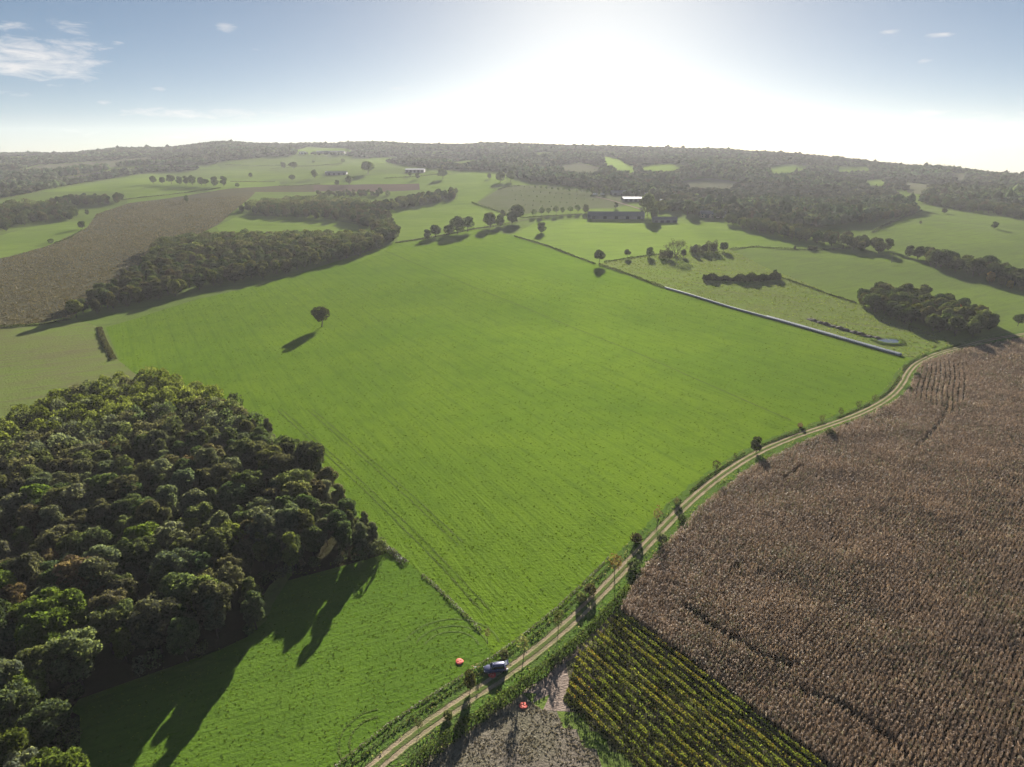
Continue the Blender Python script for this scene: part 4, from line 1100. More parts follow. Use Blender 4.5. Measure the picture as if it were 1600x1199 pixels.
for u, lb in ((930, 'left one of two white caravans by the orchard lane'), (941, 'right one of two white caravans by the orchard lane')):
    P = G(u, 305); o = empty('caravan', P, R(rng.uniform(-5, 5))); tag(o, lb, 'caravan', 'caravans by the orchard lane')
    MB().box(-4, 4, -1.4, 1.4, .5, 3.3).build('body', WALLW, o, bevel=.3)
    for s in (-1.6, 1.6):
        MB().box(s - .5, s + .5, -1.43, -1.36, 1.6, 2.5).build('window', GLASSD, o)
    MB().tube([(0, -1.3, .4), (0, 1.3, .4)], [.4, .4], 10).build('wheel', DARKGAP, o)
def silo():
    P = G(1012, 318); o = empty('silo', P); tag(o, 'round pale silo with a domed top in the farmyard', 'silo')
    n = 20; hh = 12.5; r = 4.0
    MB().tube([(0, 0, -1), (0, 0, hh)], [r, r], n).build('tank', plain('silo_concrete', (.42, .41, .39), .8, var=.2, scale=.5), o, True)
    prof = [(r * 1.04, hh), (r * .98, hh + 1.3), (r * .8, hh + 2.5), (r * .5, hh + 3.4), (r * .15, hh + 3.8)]
    V = [(a * math.cos(6.2832 * k / n), a * math.sin(6.2832 * k / n), z) for a, z in prof for k in range(n)]
    F = [(i * n + k, i * n + (k + 1) % n, (i + 1) * n + (k + 1) % n, (i + 1) * n + k) for i in range(4) for k in range(n)] + [tuple(4 * n + k for k in range(n))]
    obj('dome', mesh('dome', V, F, [ROOFL], True), o)
silo()
struct(strip('farm_lane', smooth_path(W([(930, 308), (950, 312), (985, 322), (1010, 330)]), 4), 5.0, BARESOIL, .35, 3))
struct(strip('lane', smooth_path(W([(618, 379), (700, 366), (790, 349), (850, 339), (925, 334)]), 5), 3.0, PALEFIELD, .3, 3))

# ------------------------------------------------------------------ saplings, shrubs and tall grass along the track
SAPC, AUT = (.075, .075, .035), (.115, .085, .045)
sap = [(655, 1147, 25, 0, (.05, .055, .03), 'thin upright sapling at the lower end of the track'), (817, 1037, 46, 1, (.13, .14, .07), 'tall pale-leaved sapling beside the parked car'),
       (762, 1006, 24, 1, (.10, .09, .06), 'bare thin sapling at the end of the dry fence line'), (872, 988, 34, 0, (.045, .048, .025), 'round dark sapling on the meadow side above the vineyard'),
       (960, 908, 44, 0, AUT, 'orange-leaved sapling on the meadow side of the track'), (1026, 828, 38, 1, (.11, .09, .055), 'faint reddish sapling halfway up the track'),
       (1056, 796, 20, 1, (.10, .095, .06), 'small bare sapling above the faint reddish one'),
       (1117, 745, 28, 0, (.05, .05, .03), 'slender dark sapling casting a long shadow over the maize edge'), (1148, 722, 15, 0, (.045, .05, .03), 'small dark sapling left of the bushy tree on the track'),
       (1249, 677, 18, 1, (.13, .10, .07), 'pinkish sapling at the end of the meadow tyre line'), (1283, 665, 18, 2, (.06, .06, .035), 'sapling with spread crown right of the pinkish one'),
       (1312, 654, 18, 2, (.045, .05, .028), 'dark sapling third from the bend of the track'), (1340, 643, 18, 2, (.05, .055, .03), 'leaning sapling second from the bend of the track'),
       (1365, 633, 17, 2, (.05, .052, .028), 'bushy-topped sapling just below the bend'), (1397, 611, 9, 0, (.07, .09, .03), 'low green sapling inside the bend'),
       (1405, 600, 11, 2, (.04, .045, .025), 'small dark sapling inside the bend below the largest'), (1412, 584, 16, 2, (.036, .042, .022), 'largest dark sapling at the bend of the track'),
       (1440, 557, 7, 0, (.06, .07, .03), 'little sapling beyond the bend'), (1459, 549, 11, 2, (.045, .05, .026), 'dark sapling beyond the bend near the pond'), (1480, 541, 8, 2, (.07, .075, .04), 'pale sapling by the copse end of the track'),
       (1330, 661, 8, 0, (.12, .11, .07), 'tiny bare sapling between two dark ones')]
for u, v, hp, k, c, lb in sap:
    P = G(u, v); plant_tree(SAPL[k], 'sapling', P[0], P[1], hpx(u, v, hp), jit(c, .04), lb, 'young trees planted along the track', wide=.95)
for u, v, h in ((512, 852, 8.5), (528, 846, 9.), (500, 862, 7.)):
    P = G(u, v); plant_tree(NEAR[3], 'woodland_tree', P[0], P[1], h, jit(GREYG), 'grey green tree on the shaded wood edge near its right tip', 'trees packed in the near wood')
for u, v, h, k, c, lb in ((458, 896, 12.5, 6, (.110, .135, .050), 'tall pale green columnar tree at the shaded wood edge, right of its twin'), (413, 888, 11.5, 6, (.100, .120, .050), 'pale green columnar tree at the shaded wood edge, left of its twin'),
                          (365, 880, 12.5, 1, (.120, .145, .048), 'bright green round tree behind the pale columnar twins'), (488, 752, 14.5, 4, (.050, .060, .036), 'tallest dark tree at the right flank of the near wood'),
                          (450, 742, 13.5, 2, (.052, .060, .038), 'tall dark tree left of the tallest on the right flank of the near wood'), (130, 1075, 13.5, 4, (.115, .140, .075), 'large pale green-grey crown at the bottom left, above the shaded meadow'),
                          (330, 975, 12.5, 1, (.085, .110, .040), 'rounded green tree standing out at the shaded corner of the near wood'), (300, 868, 11, 0, (.135, .160, .045), 'small bright green tree amid darker crowns of the near wood')):
    P = G(u, v); plant_tree(NEAR[k], 'woodland_tree', P[0], P[1], h, (*c, 1), lb, 'trees packed in the near wood', wide=1.05)
P = G(735, 1079); plant_tree(CONE, 'shrub', P[0], P[1], hpx(735, 1079, 33), (.060, .062, .026, 1), 'dark conical shrub on the track side left of the car', None, cat='shrub')
P = G(1181, 708); plant_tree(CONE, 'shrub', P[0], P[1], hpx(1181, 708, 27), (.034, .040, .020, 1), 'dark bushy tree-like shrub on the track halfway to the bend', None, cat='shrub', wide=1.35)
for u, v, h, c, lb in ((990, 890, 3.2, DARKG, 'dark round bush between the track and the maize'), (1034, 848, 2.6, GREYG, 'grey-green bush beside the maize edge'), (1066, 815, 2.2, DARKG, 'small dark bush higher up the maize edge'),
                       (922, 928, 2.6, (.075, .07, .045), 'brownish twiggy bush on the meadow side below the orange sapling'), (908, 940, 2.2, OLIVE, 'low olive bush beside the brownish twiggy bush'),
                       (994, 848, 2.8, (.05, .045, .03), 'dark twiggy bush on the meadow side of the track'), (1058, 789, 2.2, DARKG, 'dark bush on the upper meadow side of the track'),
                       (1296, 684, 3.4, (.06, .065, .04), 'grey bush at the maize corner below the saplings'), (1322, 668, 2.0, DARKG, 'low dark bush on the maize verge'),
                       (1420, 612, 2.4, DARKG, 'dark bush on the outside of the bend'), (1432, 590, 2.6, DARKG, 'rounded dark bush on the outer verge of the bend'), (1408, 624, 2.0, DARKG, 'small dark bush below the bend'),
                       (700, 1122, 1.6, OLIVE, 'low bramble bush beside the lower track'), (1260, 700, 1.8, GREYG, 'small grey bush on the maize edge'), (1250, 668, 1.8, (.075, .06, .045), 'reddish low bush by the pinkish sapling'),
                       (788, 1028, 1.9, (.11, .115, .075), 'silvery weed clump behind the car')):
    P = G(u, v); plant_tree(LOW[int(rng.integers(0, 3))], 'bush', P[0], P[1], h, jit(c, .05), lb, None, cat='bush', wide=1.0)
def tpart(d, i0, i1):
    q = offset_path(TRACK, d); n = len(q); return q[int(n * i0):int(n * i1)]
hedge('bramble_hedge', None, 1.9, 3.0, (.050, .070, .024), 'thick dark bramble strip on the fallow side of the lower track', qs=.2, dens=75, cat='hedge', world=tpart(5.0, .05, .215))
hedge('dry_grass_strip', None, .6, .9, (.16, .155, .09), 'pale dry grass strip between the lower meadow and the track', qs=.14, dens=26, cat='grass strip', world=tpart(-5.2, .02, .20), mat=STRAW)
hedge('ditch_weeds', None, .5, .9, (.055, .07, .028), 'dark weedy ditch edge on the inner side of the lower track', qs=.16, dens=20, cat='weeds', world=tpart(-3.4, .03, .2))
hedge('bank_weeds', None, .75, .9, (.040, .052, .024), 'dark weedy bank between the meadow and the upper track', qs=.18, dens=26, cat='weeds', world=tpart(-2.5, .27, .82), gap=-.6)
hedge('tall_grass', None, 1.4, 1.8, (.125, .145, .075), 'tall silvery grass between the verge and the maize', qs=.22, dens=22, cat='grass', world=tpart(6.2, .27, .55), mat=STRAW, gap=-.6)
hedge('tall_grass', None, 1.0, 1.6, (.085, .115, .04), 'greener tall grass on the maize verge below the bend', qs=.22, dens=18, cat='grass', world=tpart(6.0, .55, .84), mat=STRAW, gap=-.4)
hedge('dry_fence_line', [(612, 858), (650, 890), (690, 925), (730, 965), (768, 1003), (785, 1026)], .55, 1.2, (.165, .165, .10), 'strip of pale dry weeds between the big meadow and the lower meadow', qs=.15, dens=26, cat='weeds', mat=STRAW, gap=-.3)
hedge('bramble_patch', [(598, 855), (618, 868), (634, 882)], 1.0, 2.4, (.08, .085, .05), 'grey bramble patch at the tip of the near wood', qs=.18, dens=50, cat='brambles', mat=STRAW)

# ------------------------------------------------------------------ maize
def seg_dist(X, Y, P):
    P = np.asarray(P)[:, :2]; d = np.full(X.shape, 1e9)
    for a, b in zip(P[:-1], P[1:]):
        v = b - a; t = np.clip(((X - a[0]) * v[0] + (Y - a[1]) * v[1]) / (v @ v), 0, 1)
        d = np.minimum(d, np.hypot(X - a[0] - t * v[0], Y - a[1] - t * v[1]))
    return d
def maize():
    g = np.random.default_rng(91)
    poly = [tuple(p[:2]) for p in W(MAIZE)]
    A = np.array(poly); az = R(47.0); u = np.array([math.sin(az), math.cos(az)]); w = np.array([u[1], -u[0]])
    a0, a1 = (A @ u).min(), (A @ u).max(); b0, b1 = (A @ w).min(), (A @ w).max()
    bs = np.arange(b0, b1, .82); sa = np.arange(a0, a1, .20)
    B, S = np.meshgrid(bs, sa, indexing='ij'); B = B.ravel() + g.normal(0, .035, B.size); S = S.ravel() + g.normal(0, .09, S.size)
    X = u[0] * S + w[0] * B; Y = u[1] * S + w[1] * B
    r = np.hypot(X, Y)
    px, py = proj(np.c_[X, Y, np.full(X.size, 1.)])
    k = pip(X, Y, poly) & (px < 2000) & (py < 1480) & (r < 520)
    k &= ((px < 1640) & (py < 1240)) | (g.random(X.size) < .55)
    k &= g.random(X.size) < np.interp(r, [90, 180, 300, 480], [1., .85, .55, .40])
    X, Y, r, px, py = X[k], Y[k], r[k], px[k], py[k]
    # block beside the bend sown along another line, with open rows
    blk = pip(px, py, [(1437, 572), (1470, 562), (1512, 566), (1512, 600), (1500, 645), (1420, 622)])
    az2 = R(33.); q = X * math.cos(az2) - Y * math.sin(az2) + .5 * np.sin((X + Y) * .06)
    drop = blk & (np.mod(q, 1.9) < .85)
    paths = [[(1072, 952), (1112, 984), (1160, 1010), (1190, 1032), (1235, 1046)], [(1250, 1083), (1290, 1100), (1330, 1120), (1370, 1150), (1410, 1185), (1450, 1230)], [(1432, 702), (1452, 682), (1472, 660), (1481, 622)],
             [(1226, 752), (1250, 735)], [(1005, 905), (1035, 912), (1060, 922)]]
    for i, pp in enumerate(paths):
        d = seg_dist(X, Y, W(pp)); drop |= (d < [1.0, 1.05, .9, .7, .5][i] * (1 + .4 * np.sin(X * .9 + Y * .6))) & (g.random(len(X)) < .82)
    thin = noise2(X, Y, 22, 1); drop |= (thin > 1.35) & (g.random(len(X)) < .5)
    k = ~drop; X, Y, r = X[k], Y[k], r[k]; n = len(X)
    print('maize plants', n)
    Hm = (2.15 + .28 * noise2(X, Y, 30, 2) + g.normal(0, .14, n)).clip(1.1, 3.0)
    sc = np.interp(r, [90, 200, 300, 480], [.80, .95, 1.2, 1.45])
    pal = np.array([(.258, .188, .136), (.308, .233, .178), (.184, .134, .096), (.445, .368, .288), (.165, .158, .087)])
    drift = noise2(X, Y, 45, 3)
    wts = np.stack([np.full(n, .34), .26 + .12 * drift.clip(-1, 1), np.full(n, .26), np.full(n, .055), (.08 - .10 * drift).clip(.01, .3)], 1)
    cw = np.cumsum(wts / wts.sum(1)[:, None], 1); ci = (g.random(n)[:, None] > cw).sum(1).clip(0, 4)
    C = pal[ci] * (1 + g.normal(0, .13, n))[:, None]
    Z = terr(X, Y); base = np.stack([X, Y, Z], 1)
    tris, cols = [], []
    def tri(a, b, c, col): tris.append(np.stack([a, b, c], 1)); cols.append(np.repeat(col[:, None], 3, 1))
    # stalk with its tassel
    a = g.uniform(0, 6.28, n); e = np.stack([np.cos(a), np.sin(a), np.zeros(n)], 1) * (.07 * sc)[:, None]
    lean = np.stack([g.normal(0, .16, n), g.normal(0, .16, n), np.zeros(n)], 1)
    up = np.stack([np.zeros(n), np.zeros(n), Hm], 1)
    tri(base - e, base + e, base + up + lean, np.clip(C * 1.1, 0, .5))
    for j in range(5):
        a = math.pi / 2 - az + g.normal(0, .55, n) + math.pi * g.integers(0, 2, n); f = np.stack([np.cos(a), np.sin(a), np.zeros(n)], 1); s = np.stack([-np.sin(a), np.cos(a), np.zeros(n)], 1)
        h0 = Hm * g.uniform(.25, .92, n); L = g.uniform(.40, .75, n) * sc; wd = .085 * sc * g.uniform(.8, 1.4, n)
        root = base + lean * (h0 / Hm)[:, None]; root[:, 2] += h0
        mid = root + f * (L * .6)[:, None]; mid[:, 2] += g.uniform(.0, .28, n)
        tip = root + f * L[:, None]; tip[:, 2] -= g.uniform(.1, .7, n)
        tri(root, mid - s * wd[:, None], mid + s * wd[:, None], C); tri(mid - s * wd[:, None], tip, mid + s * wd[:, None], np.clip(C * 1.08, 0, .5))
    V = np.concatenate(tris).reshape(-1, 3); c = np.concatenate(cols).reshape(-1, 3)
    o = obj('maize_crop', mesh('maize_crop', V, np.arange(len(V)).reshape(-1, 3), [STRAW], col=c))
    o['kind'] = 'stuff'; o['label'] = 'dry brown standing maize filling the field right of the track'; o['category'] = 'maize'
maize()

# ------------------------------------------------------------------ vineyard
POSTM = plain('weathered_wood', (.20, .17, .14), .9)
def vineyard():
    g = np.random.default_rng(55)
    poly = [tuple(p[:2]) for p in W(VINES)]
    p0 = G(889, 1092)[:2]; d = np.array([.585, -.811]); nrm = np.array([.811, .585])
    post = MB().box(-.045, .045, -.045, .045, -.2, 1.75); pm = mesh('post', post.v, post.f, [POSTM])
    rows = []
    for i in range(-1, 16):
        s = np.arange(-25, 90, .25); q = p0 + nrm * (1.78 * i + .25) + s[:, None] * d
        px, py = proj(np.c_[q, np.zeros(len(q))])
        k = pip(q[:, 0], q[:, 1], poly) & (py < 1330) & (px < 1450)
        if k.sum() > 12: rows.append(q[k])
    print('vine rows', len(rows), [len(r) for r in rows])
    for ri, q in enumerate(rows):
        a, b = q[0], q[-1]; L = float(np.linalg.norm(b - a)); c = (a + b) / 2
        o = empty('vine_row', (c[0], c[1], float(terr(*c))), math.atan2(d[1], d[0]))
        sh = 'longest' if L > 52 else 'long' if L > 38 else 'shorter'
        od = ['first', 'second', 'third', 'fourth', 'fifth', 'sixth', 'seventh', 'eighth', 'ninth', 'tenth', 'eleventh', 'twelfth', 'thirteenth', 'fourteenth', 'fifteenth'][ri]
        tag(o, f'{od} trellised vine row counted from the fallow ground towards the maize', 'vine row', 'rows of the small vineyard')
        n = int(L * 66); s = g.uniform(-L / 2, L / 2, n); ph = g.uniform(0, 6.28, 3)
        dens = .55 + .35 * np.sin(s * .55 + ph[0]) + .35 * np.sin(s * 1.3 + ph[1]) + .3 * np.sin(s * .21 + ph[2])
        keep = g.random(n) < np.clip(dens, .10, 1)
        s = s[keep]; n = len(s)
        a2 = g.uniform(0, 6.28, n); rr = g.uniform(.5, 1.05, n) ** .7
        top = 1.32 + .12 * np.sin(s * .9 + ph[1])
        Pt = np.stack([s, np.cos(a2) * .30 * rr, top + np.sin(a2) * .42 * rr], 1)
        D = np.stack([np.zeros(n), np.cos(a2), np.sin(a2)], 1)
        V = leaf_cards(Pt, D, .135, g)
        hue = np.sin(s * .16 + ph[2]) + g.normal(0, .5, n)
        base = np.where((hue > 1.55)[:, None], (.22, .125, .03), np.where((hue > .2)[:, None], (.170, .178, .036), (.128, .165, .034)))
        base = np.where((g.random(n) < .18)[:, None], (.10, .075, .04), base)
        C = np.clip(base * (1 + g.normal(0, .16, n))[:, None], .01, .5)
        obj('vine_leaves', mesh('vine_leaves', V, quads(n), [FOLT], col=np.repeat(C, 4, 0)), o)
        m = MB()
        for t in np.arange(-L / 2 + .4, L / 2, 1.05):
            y = float(g.normal(0, .04)); m.tube([(t, y, -.15), (t + g.normal(0, .05), y, .45), (t + g.normal(0, .08), 0, .95)], [.04, .03, .02], 4, False)
        for h in (.75, 1.25):
            m.tube([(-L / 2, 0, h), (L / 2, 0, h)], [.012, .012], 3, False)
        m.build('vine_stems', BARK, o)
        for t in np.arange(-L / 2 + .1, L / 2, 5.2):
            p = obj('post', pm, o); p.location = (float(t), 0, 0)
vineyard()

# ------------------------------------------------------------------ the car, the landing discs, the little drone
def car():
    P = G(773, 1048); Q = G(790, 1046.0)
    o = empty('parked_car', (P[0], P[1], P[2]), math.atan2(Q[1] - P[1], Q[0] - P[0]) - math.pi)   # the nose points along local +X
    tag(o, 'dark blue estate car parked on the grass by the track, tailgate raised', 'car')
    PAINT = plain('dark_blue_paint', (.12, .12, .21), .25, .35, .6, .05, 3, 0, .6)
    GL = plain('car_glass', (.012, .014, .018), .04, 0, .6, .0)
    TYRE = plain('tyre_rubber', (.018, .018, .018), .85); RIM = plain('alloy_rim', (.45, .45, .47), .3, .9)
    BLK = plain('black_trim', (.02, .02, .022), .5); CHR = plain('lamp_glass', (.55, .57, .6), .12); RED = plain('tail_lamp', (.35, .02, .02), .2)
    # body: cross-sections from nose to tail, (x, half width, sill z, shoulder z, bonnet or deck z)
    st = [(2.28, .62, .42, .60, .66), (2.20, .80, .30, .70, .78), (1.95, .88, .26, .80, .92), (1.45, .92, .25, .90, 1.00), (.95, .93, .25, .95, 1.06), (0, .935, .25, .97, 1.05), (-1.0, .935, .25, 1.0, 1.07),
          (-1.7, .92, .27, 1.0, 1.07), (-2.10, .88, .32, .98, 1.06), (-2.24, .80, .40, .92, 1.0)]
    V, F = [], []
    for x, w, z0, z1, z2 in st:
        V += [(x, -w * .92, z0), (x, -w, z0 + .16), (x, -w, z1 - .12), (x, -w * .93, z1), (x, -w * .5, z2), (x, w * .5, z2), (x, w * .93, z1), (x, w, z1 - .12), (x, w, z0 + .16), (x, w * .92, z0)]
    k = 10
    for i in range(len(st) - 1):
        for j in range(k):
            F.append((i * k + j, (i + 1) * k + j, (i + 1) * k + (j + 1) % k, i * k + (j + 1) % k))
    F += [tuple(range(k)), tuple((len(st) - 1) * k + j for j in range(k))[::-1]]
    obj('body', mesh('body', V, F, [PAINT], True), o)
    # glasshouse and roof
    gh = [(.98, .80, 1.03, .80, 1.05), (.35, .80, 1.02, .66, 1.56), (-.4, .80, 1.02, .68, 1.62), (-1.5, .80, 1.02, .66, 1.60), (-1.95, .78, 1.02, .64, 1.55)]
    V, F = [], []
    for x, w, z, wt, zt in gh:
        V += [(x, -w, z), (x, -wt, zt - .06), (x, wt, zt - .06), (x, w, z)]
    for i in range(len(gh) - 1):
        for j in range(3):
            F.append((i * 4 + j, (i + 1) * 4 + j, (i + 1) * 4 + j + 1, i * 4 + j + 1))
    F.append((16, 17, 18, 19)); obj('window', mesh('window', V, F, [GL]), o)
    rf = [(.42, .60, 1.51), (.25, .66, 1.57), (-.4, .69, 1.625), (-1.4, .68, 1.61), (-1.95, .65, 1.56)]
    V, F = [], []
    for x, w, z in rf: V += [(x, -w, z - .07), (x, -w * .94, z), (x, 0, z + .035), (x, w * .94, z), (x, w, z - .07)]
    for i in range(len(rf) - 1):
        for j in range(4): F.append((i * 5 + j, (i + 1) * 5 + j, (i + 1) * 5 + j + 1, i * 5 + j + 1))
    obj('roof', mesh('roof', V, F, [PAINT], True), o)
    for s in (-1, 1):
        pl = MB()
        for (x0, x1) in ((.95, .36), (-.42, -.42), (-1.42, -1.48), (-1.97, -1.97)):
            pl.tube([(x0, s * .825, 1.0), (x1, s * .69, 1.55)], [.05, .045], 4)
        pl.build('pillar', PAINT, o)
        MB().tube([(.2, s * .6, 1.60), (.05, s * .6, 1.67), (-1.5, s * .6, 1.68), (-1.65, s * .6, 1.61)], [.02] * 4, 6).build('roof_rail', RIM, o)
        MB().box(.62, .80, s * .93, s * 1.08, 1.0, 1.14).build('mirror', PAINT, o, bevel=.03)
        MB().box(2.05, 2.27, s * .62 - .16, s * .62 + .16, .64, .78).build('headlight', CHR, o, bevel=.03)
        MB().box(-2.27, -2.12, s * .74 - .1, s * .74 + .1, .72, 1.0).build('tail_light', RED, o, bevel=.02)
        MB().box(-.6, -.42, s * .935 - .012, s * .935 + .012, .86, .89).build('door_handle', RIM, o)
        for x in (1.38, -1.38):
            y = s * .80
            t = MB().tube([(x, y - .11, .33), (x, y - .07, .33), (x, y + .07, .33), (x, y + .11, .33)], [.28, .335, .335, .28], 20).build('wheel', TYRE, o, True)
            MB().tube([(x, y - .118, .33), (x, y + .118, .33)], [.21, .21], 14).build('rim', RIM, t)
    MB().box(2.20, 2.31, -.5, .5, .42, .58).build('grille', BLK, o)
    MB().box(-2.32, -2.2, -.78, .78, .36, .56).build('bumper', BLK, o, bevel=.04)
    # tailgate raised over the open boot
    tg = obj('tailgate', mesh('tailgate', [(-1.95, -.62, 1.56), (-1.95, .62, 1.56), (-2.85, .66, 1.86), (-2.85, -.66, 1.86), (-1.95, -.62, 1.60), (-1.95, .62, 1.60), (-2.85, .66, 1.92), (-2.85, -.66, 1.92)],
        [(3, 2, 1, 0), (4, 5, 6, 7), (0, 1, 5, 4), (1, 2, 6, 5), (2, 3, 7, 6), (3, 0, 4, 7)], [PAINT]), o)
    obj('rear_window', mesh('rear_window', [(-2.02, -.54, 1.632), (-2.02, .54, 1.632), (-2.55, .56, 1.822), (-2.55, -.56, 1.822)], [(0, 1, 2, 3)], [plain('tailgate_glass_painted_glint', (.35, .37, .4), .05, 0, .9, 0)]), tg)  # glint painted into the rear glass as a pale base colour
    B = G(789, 1046)
    c = empty('equipment_case', (B[0] + .35, B[1] - .3, B[2]), .5); tag(c, 'small white equipment case standing behind the open boot of the car', 'case')
    WH = plain('white_case', (.72, .72, .70), .4)
    MB().box(-.3, .3, -.2, .2, .02, .42).build('shell', WH, c, bevel=.04); MB().box(-.31, .31, -.21, .21, .27, .295).build('lid_seam', BLK, c); MB().tube([(-.12, 0, .42), (-.12, 0, .5), (.12, 0, .5), (.12, 0, .42)], [.015] * 4, 5).build('handle', BLK, c)
car()
def discs():
    OR = plain('orange_cloth', (.80, .115, .075), .75, 0, .3, .25, 1.5, .2); PK = plain('faded_orange_cloth', (.85, .30, .22), .8, 0, .3, .2, 2.)
    for u, v, r, lb in ((718, 1034.5, .82, 'round orange disc lying on the lower meadow left of the car'), (769, 1055.5, .78, 'round orange-red disc lying in the shadow of the car'), (817.5, 1103.5, .80, 'round orange disc lying on the grass strip below the track')):
        P = G(u, v); n = 28; o = empty('landing_disc', P, rng.uniform(0, 6)); tag(o, lb, 'disc', 'orange discs laid out on the ground')
        V, F = [], []
        for k, (a, h) in enumerate(((1.0, .10), (1.0, .15), (.95, .19), (.6, .17), (.0001, .18))):
            for j in range(n):
                t = 6.2832 * j / n; rr = r * a * (1 + .04 * math.sin(3 * t + k)); V.append((rr * math.cos(t), rr * math.sin(t), h + .03 * math.sin(2 * t + 1) * a))
        F = [(i * n + j, i * n + (j + 1) % n, (i + 1) * n + (j + 1) % n, (i + 1) * n + j) for i in range(4) for j in range(n)]
        obj('cloth', mesh('cloth', V, F, [OR], True), o)
        m = MB().box(-.34, -.22, -.36, .36, .205, .225).box(.22, .34, -.36, .36, .205, .225).box(-.22, .22, -.06, .06, .205, .224); m.build('mark', PK, o)
discs()
def drone():
    P = G(743, 1044.5); o = empty('small_drone', P, .5); tag(o, 'small red and white drone standing on the grass left of the car', 'drone')
    WH = plain('white_shell', (.78, .78, .76), .35); RD = plain('red_plastic', (.45, .05, .04), .5); BK = plain('black_plastic', (.02, .02, .02), .5)
    MB().box(-.26, .26, -.17, .17, .26, .44).build('body', WH, o, bevel=.06)
    for sx in (-1, 1):
        for sy in (-1, 1):
            a = MB().tube([(sx * .18, sy * .12, .36), (sx * .5, sy * .44, .42)], [.035, .03], 6).build('arm', RD, o)
            MB().tube([(sx * .5, sy * .44, .40), (sx * .5, sy * .44, .52)], [.05, .05], 8).build('motor', BK, a)
            MB().box(sx * .5 - .27, sx * .5 + .27, sy * .44 - .025, sy * .44 + .025, .525, .54).build('propeller', RD, a)
        MB().tube([(sx * .2, -.2, .04), (sx * .2, .2, .04)], [.02, .02], 5).tube([(sx * .16, 0, .3), (sx * .2, 0, .04)], [.02, .02], 5).build('leg', BK, o)
drone()

# ------------------------------------------------------------------ grass tufts, tyre lines, undergrowth
def tufts(name, poly_px, n, h, col, seed, label, rmax=520., near=1.0, mat=None, blades=4):
    g = np.random.default_rng(seed); poly = np.array([tuple(p[:2]) for p in W(poly_px)])
    x0, y0 = poly.min(0); x1, y1 = poly.max(0); XY = []
    while sum(map(len, XY)) < n:
        X = g.uniform(x0, x1, n * 3); Y = g.uniform(y0, y1, n * 3); r = np.hypot(X, Y)
        k = pip(X, Y, poly) & (r < rmax) & (g.random(n * 3) < np.clip((140 / r) ** near, 0, 1)) & (noise2(X, Y, 9, seed) + g.normal(0, 1.6, n * 3) > .1)
        px, py = proj(np.c_[X, Y, np.zeros(n * 3)]); k &= (px > -30) & (px < 1630) & (py < 1230)
        XY.append(np.c_[X[k], Y[k]])
    XY = np.concatenate(XY)[:n]; r = np.hypot(XY[:, 0], XY[:, 1]); s = np.interp(r, [80, 500], [1., 1.9])
    B = np.c_[XY, terr(XY[:, 0], XY[:, 1]) - .02]; T = []
    for j in range(blades):
        a = g.uniform(0, 6.28, n); e = np.stack([np.cos(a), np.sin(a), np.zeros(n)], 1) * (g.uniform(.10, .24, n) * s)[:, None]
        off = np.stack([g.normal(0, .12, n), g.normal(0, .12, n), np.zeros(n)], 1) * s[:, None]
        tip = np.stack([g.normal(0, .10, n), g.normal(0, .10, n), h * g.uniform(.5, 1.25, n)], 1) * s[:, None]
        T.append(np.stack([B + off - e, B + off + e, B + off + tip], 1))
    V = np.concatenate(T).reshape(-1, 3); C = np.tile(np.repeat(np.clip(np.array(col)[None] * (1 + g.normal(0, .2, n))[:, None], .005, .5), 3, 0), (blades, 1))
    o = obj(name, mesh(name, V, np.arange(len(V)).reshape(-1, 3), [mat or FOLT], col=C)); o['kind'] = 'stuff'; o['label'] = label; o['category'] = 'grass'
tufts('meadow_grass_tufts', MAIN_M, 14000, .15, (.085, .132, .018), 61, 'short grass tufts across the big green meadow')
tufts('lower_meadow_tufts', LOWER_M, 2500, .12, (.095, .145, .024), 62, 'longer grass tufts across the lower meadow by the track')
tufts('fallow_weeds', [(640, 1165), (700, 1130), (770, 1095), (820, 1092), (890, 1130), (930, 1180), (1010, 1300), (500, 1340)], 1500, .16, (.21, .185, .135), 63, 'grey-brown dead weeds on the fallow ground', mat=STRAW)
tufts('vineyard_weeds', VINES, 9000, .25, (.060, .072, .028), 64, 'weeds growing between the vine rows')
def verge_tufts():
    g = np.random.default_rng(67); Pt = []
    for d0, d1, k in ((1.9, 6.4, 9000), (-4.6, -1.9, 5000)):
        i = g.integers(0, int(len(TRACK) * .9), k); d = g.uniform(d0, d1, k)
        t = np.gradient(TRACK, axis=0)[i]; t /= np.linalg.norm(t, axis=1)[:, None]
        q = TRACK[i] + np.c_[t[:, 1], -t[:, 0]] * d[:, None] + g.normal(0, .3, (k, 2)); keep = noise2(q[:, 0], q[:, 1], 7, 8) + g.normal(0, .5, k) > -.1
        q = q[keep]; Pt.append(np.c_[q, terr(q[:, 0], q[:, 1]) + g.uniform(.08, .4, len(q))])
    Pt = np.concatenate(Pt); V = leaf_cards(Pt, g.normal(0, 1, Pt.shape), .19, g)
    c = np.where((g.random(len(Pt)) < .35)[:, None], (.16, .16, .09), (.085, .125, .03)) * (1 + g.normal(0, .2, len(Pt)))[:, None]
    o = obj('verge_tufts', mesh('verge_tufts', V, quads(len(Pt)), [FOLT], col=np.repeat(np.clip(c, .01, .5), 4, 0))); o['kind'] = 'stuff'; o['label'] = 'green and straw coloured tufts on both verges of the track'; o['category'] = 'grass'
verge_tufts()
tufts('rough_pasture_tufts', FIELDS[13][2], 5000, .3, (.10, .13, .032), 65, 'rank grass tufts in the rough pasture behind the bales', rmax=900, near=.4)
tufts('soy_plants', FIELDS[0][2], 18000, .45, (.115, .10, .042), 66, 'withered yellow-brown crop plants in the field on the left', rmax=1200, near=.6, mat=STRAW)

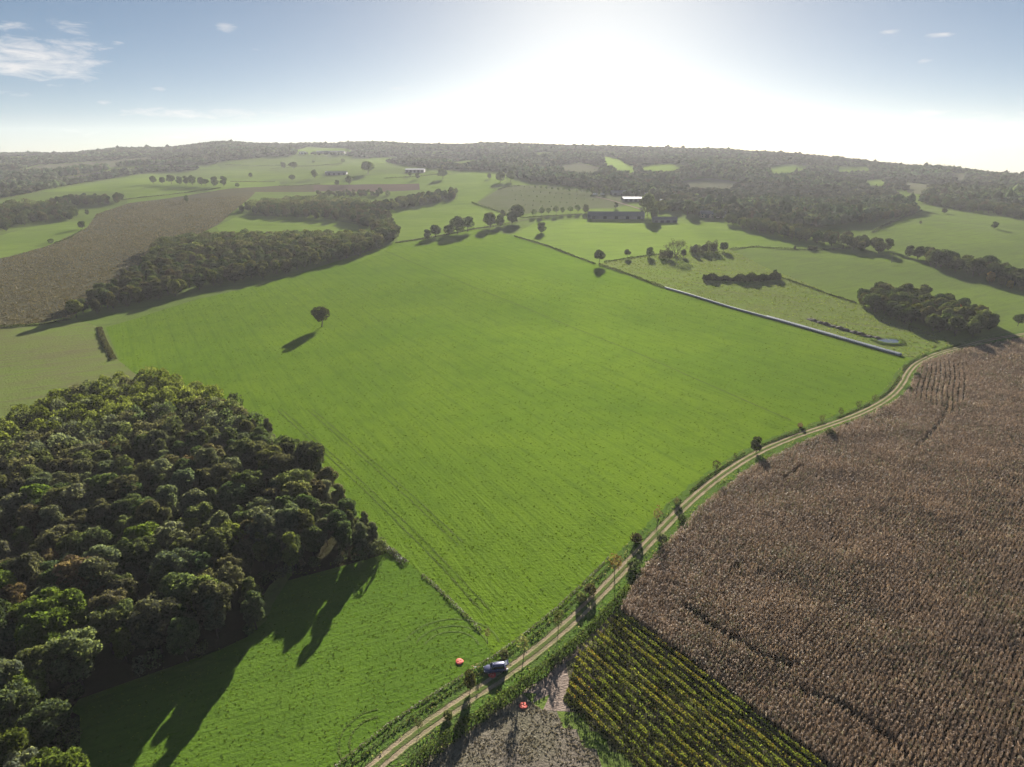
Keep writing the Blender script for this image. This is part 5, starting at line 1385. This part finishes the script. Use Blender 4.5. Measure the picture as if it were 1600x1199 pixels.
LINEM = field_mat('worn_grass_line', (.070, .112, .020), (.085, .120, .024), (.090, .095, .038), .1, .6, 1.5, speck=.6, bump=1., bdist=.4)
for pts, off in (([(600, 392), (700, 432), (860, 497), (1000, 553), (1120, 607), (1236, 657)], (0.,)),
                 ([(436, 640), (520, 715), (600, 790), (680, 868), (760, 955)], (-.9, .9)), ([(484, 640), (560, 705), (640, 775), (720, 850)], (-.9, .9))):
    q = smooth_path(W(pts), 2.)
    for f in off:
        struct(strip('tyre_line', offset_path(q, f), .4 if len(off) > 1 else .8, LINEM, .05, 3, .1))
PALE = field_mat('flattened_grass', (.115, .165, .04), (.10, .15, .035), (.075, .11, .03), .1, .6, 1.5, speck=.4, bump=.8)
for cx, cy, rr in ((705, 1015, 5.5), (705, 1015, 7.3), (705, 1015, 9.6)):
    c = G(cx, cy)[:2]; a = np.linspace(R(15), R(165), 40)
    struct(strip('tyre_arc', np.c_[c[0] + rr * np.cos(a) * 1.1, c[1] + rr * np.sin(a)], .4, PALE, .05, 3, .06))
for rr in (5., 6.8):
    c = G(590, 1155)[:2]; a = np.linspace(R(100), R(260), 40)
    struct(strip('tyre_arc', np.c_[c[0] + rr * np.cos(a), c[1] + rr * np.sin(a)], .4, LINEM, .05, 3, .06))

def undergrowth():
    g = np.random.default_rng(14)
    E = resample([tuple(p) for p in NW] + [NW[0]], 1.6); px, py = proj(np.c_[E, np.zeros(len(E))])
    k = (px > -40) & (px < 640) & (py < 1230)
    E = E[k] + g.normal(0, 1.0, (int(k.sum()), 2)); n = len(E)
    E = E[pip(E[:, 0], E[:, 1], NW)]; n = len(E)
    t = tints(n, [DARKG, OLIVE, BROWNG, GREYG], [.4, .3, .15, .15], g)
    o = leafy_stuff('wood_undergrowth', E, g.uniform(2.2, 5.5, n), g.uniform(2.4, 4.2, n), t, FOLT, 15, 260, .26, .03)
    o['kind'] = 'stuff'; o['label'] = 'bushy undergrowth filling the edges of the near wood'; o['category'] = 'undergrowth'
undergrowth()

# ------------------------------------------------------------------ hazy air
def haze():
    m = bpy.data.materials.new('hazy_air'); m.use_nodes = True; nt = m.node_tree; nt.nodes.clear()
    v = nt.nodes.new('ShaderNodeVolumePrincipled'); v.inputs['Density'].default_value = .00006; v.inputs['Color'].default_value = (.96, .97, 1., 1); v.inputs['Anisotropy'].default_value = .2
    o = nt.nodes.new('ShaderNodeOutputMaterial'); nt.links.new(v.outputs[0], o.inputs['Volume'])
    mb = MB().box(-3850, 3850, -3850, 3850, -120, 230); b = mb.build('haze', m)
    b['kind'] = 'stuff'; b['label'] = 'thin pale haze filling the air over the countryside'; b['category'] = 'haze'
haze()
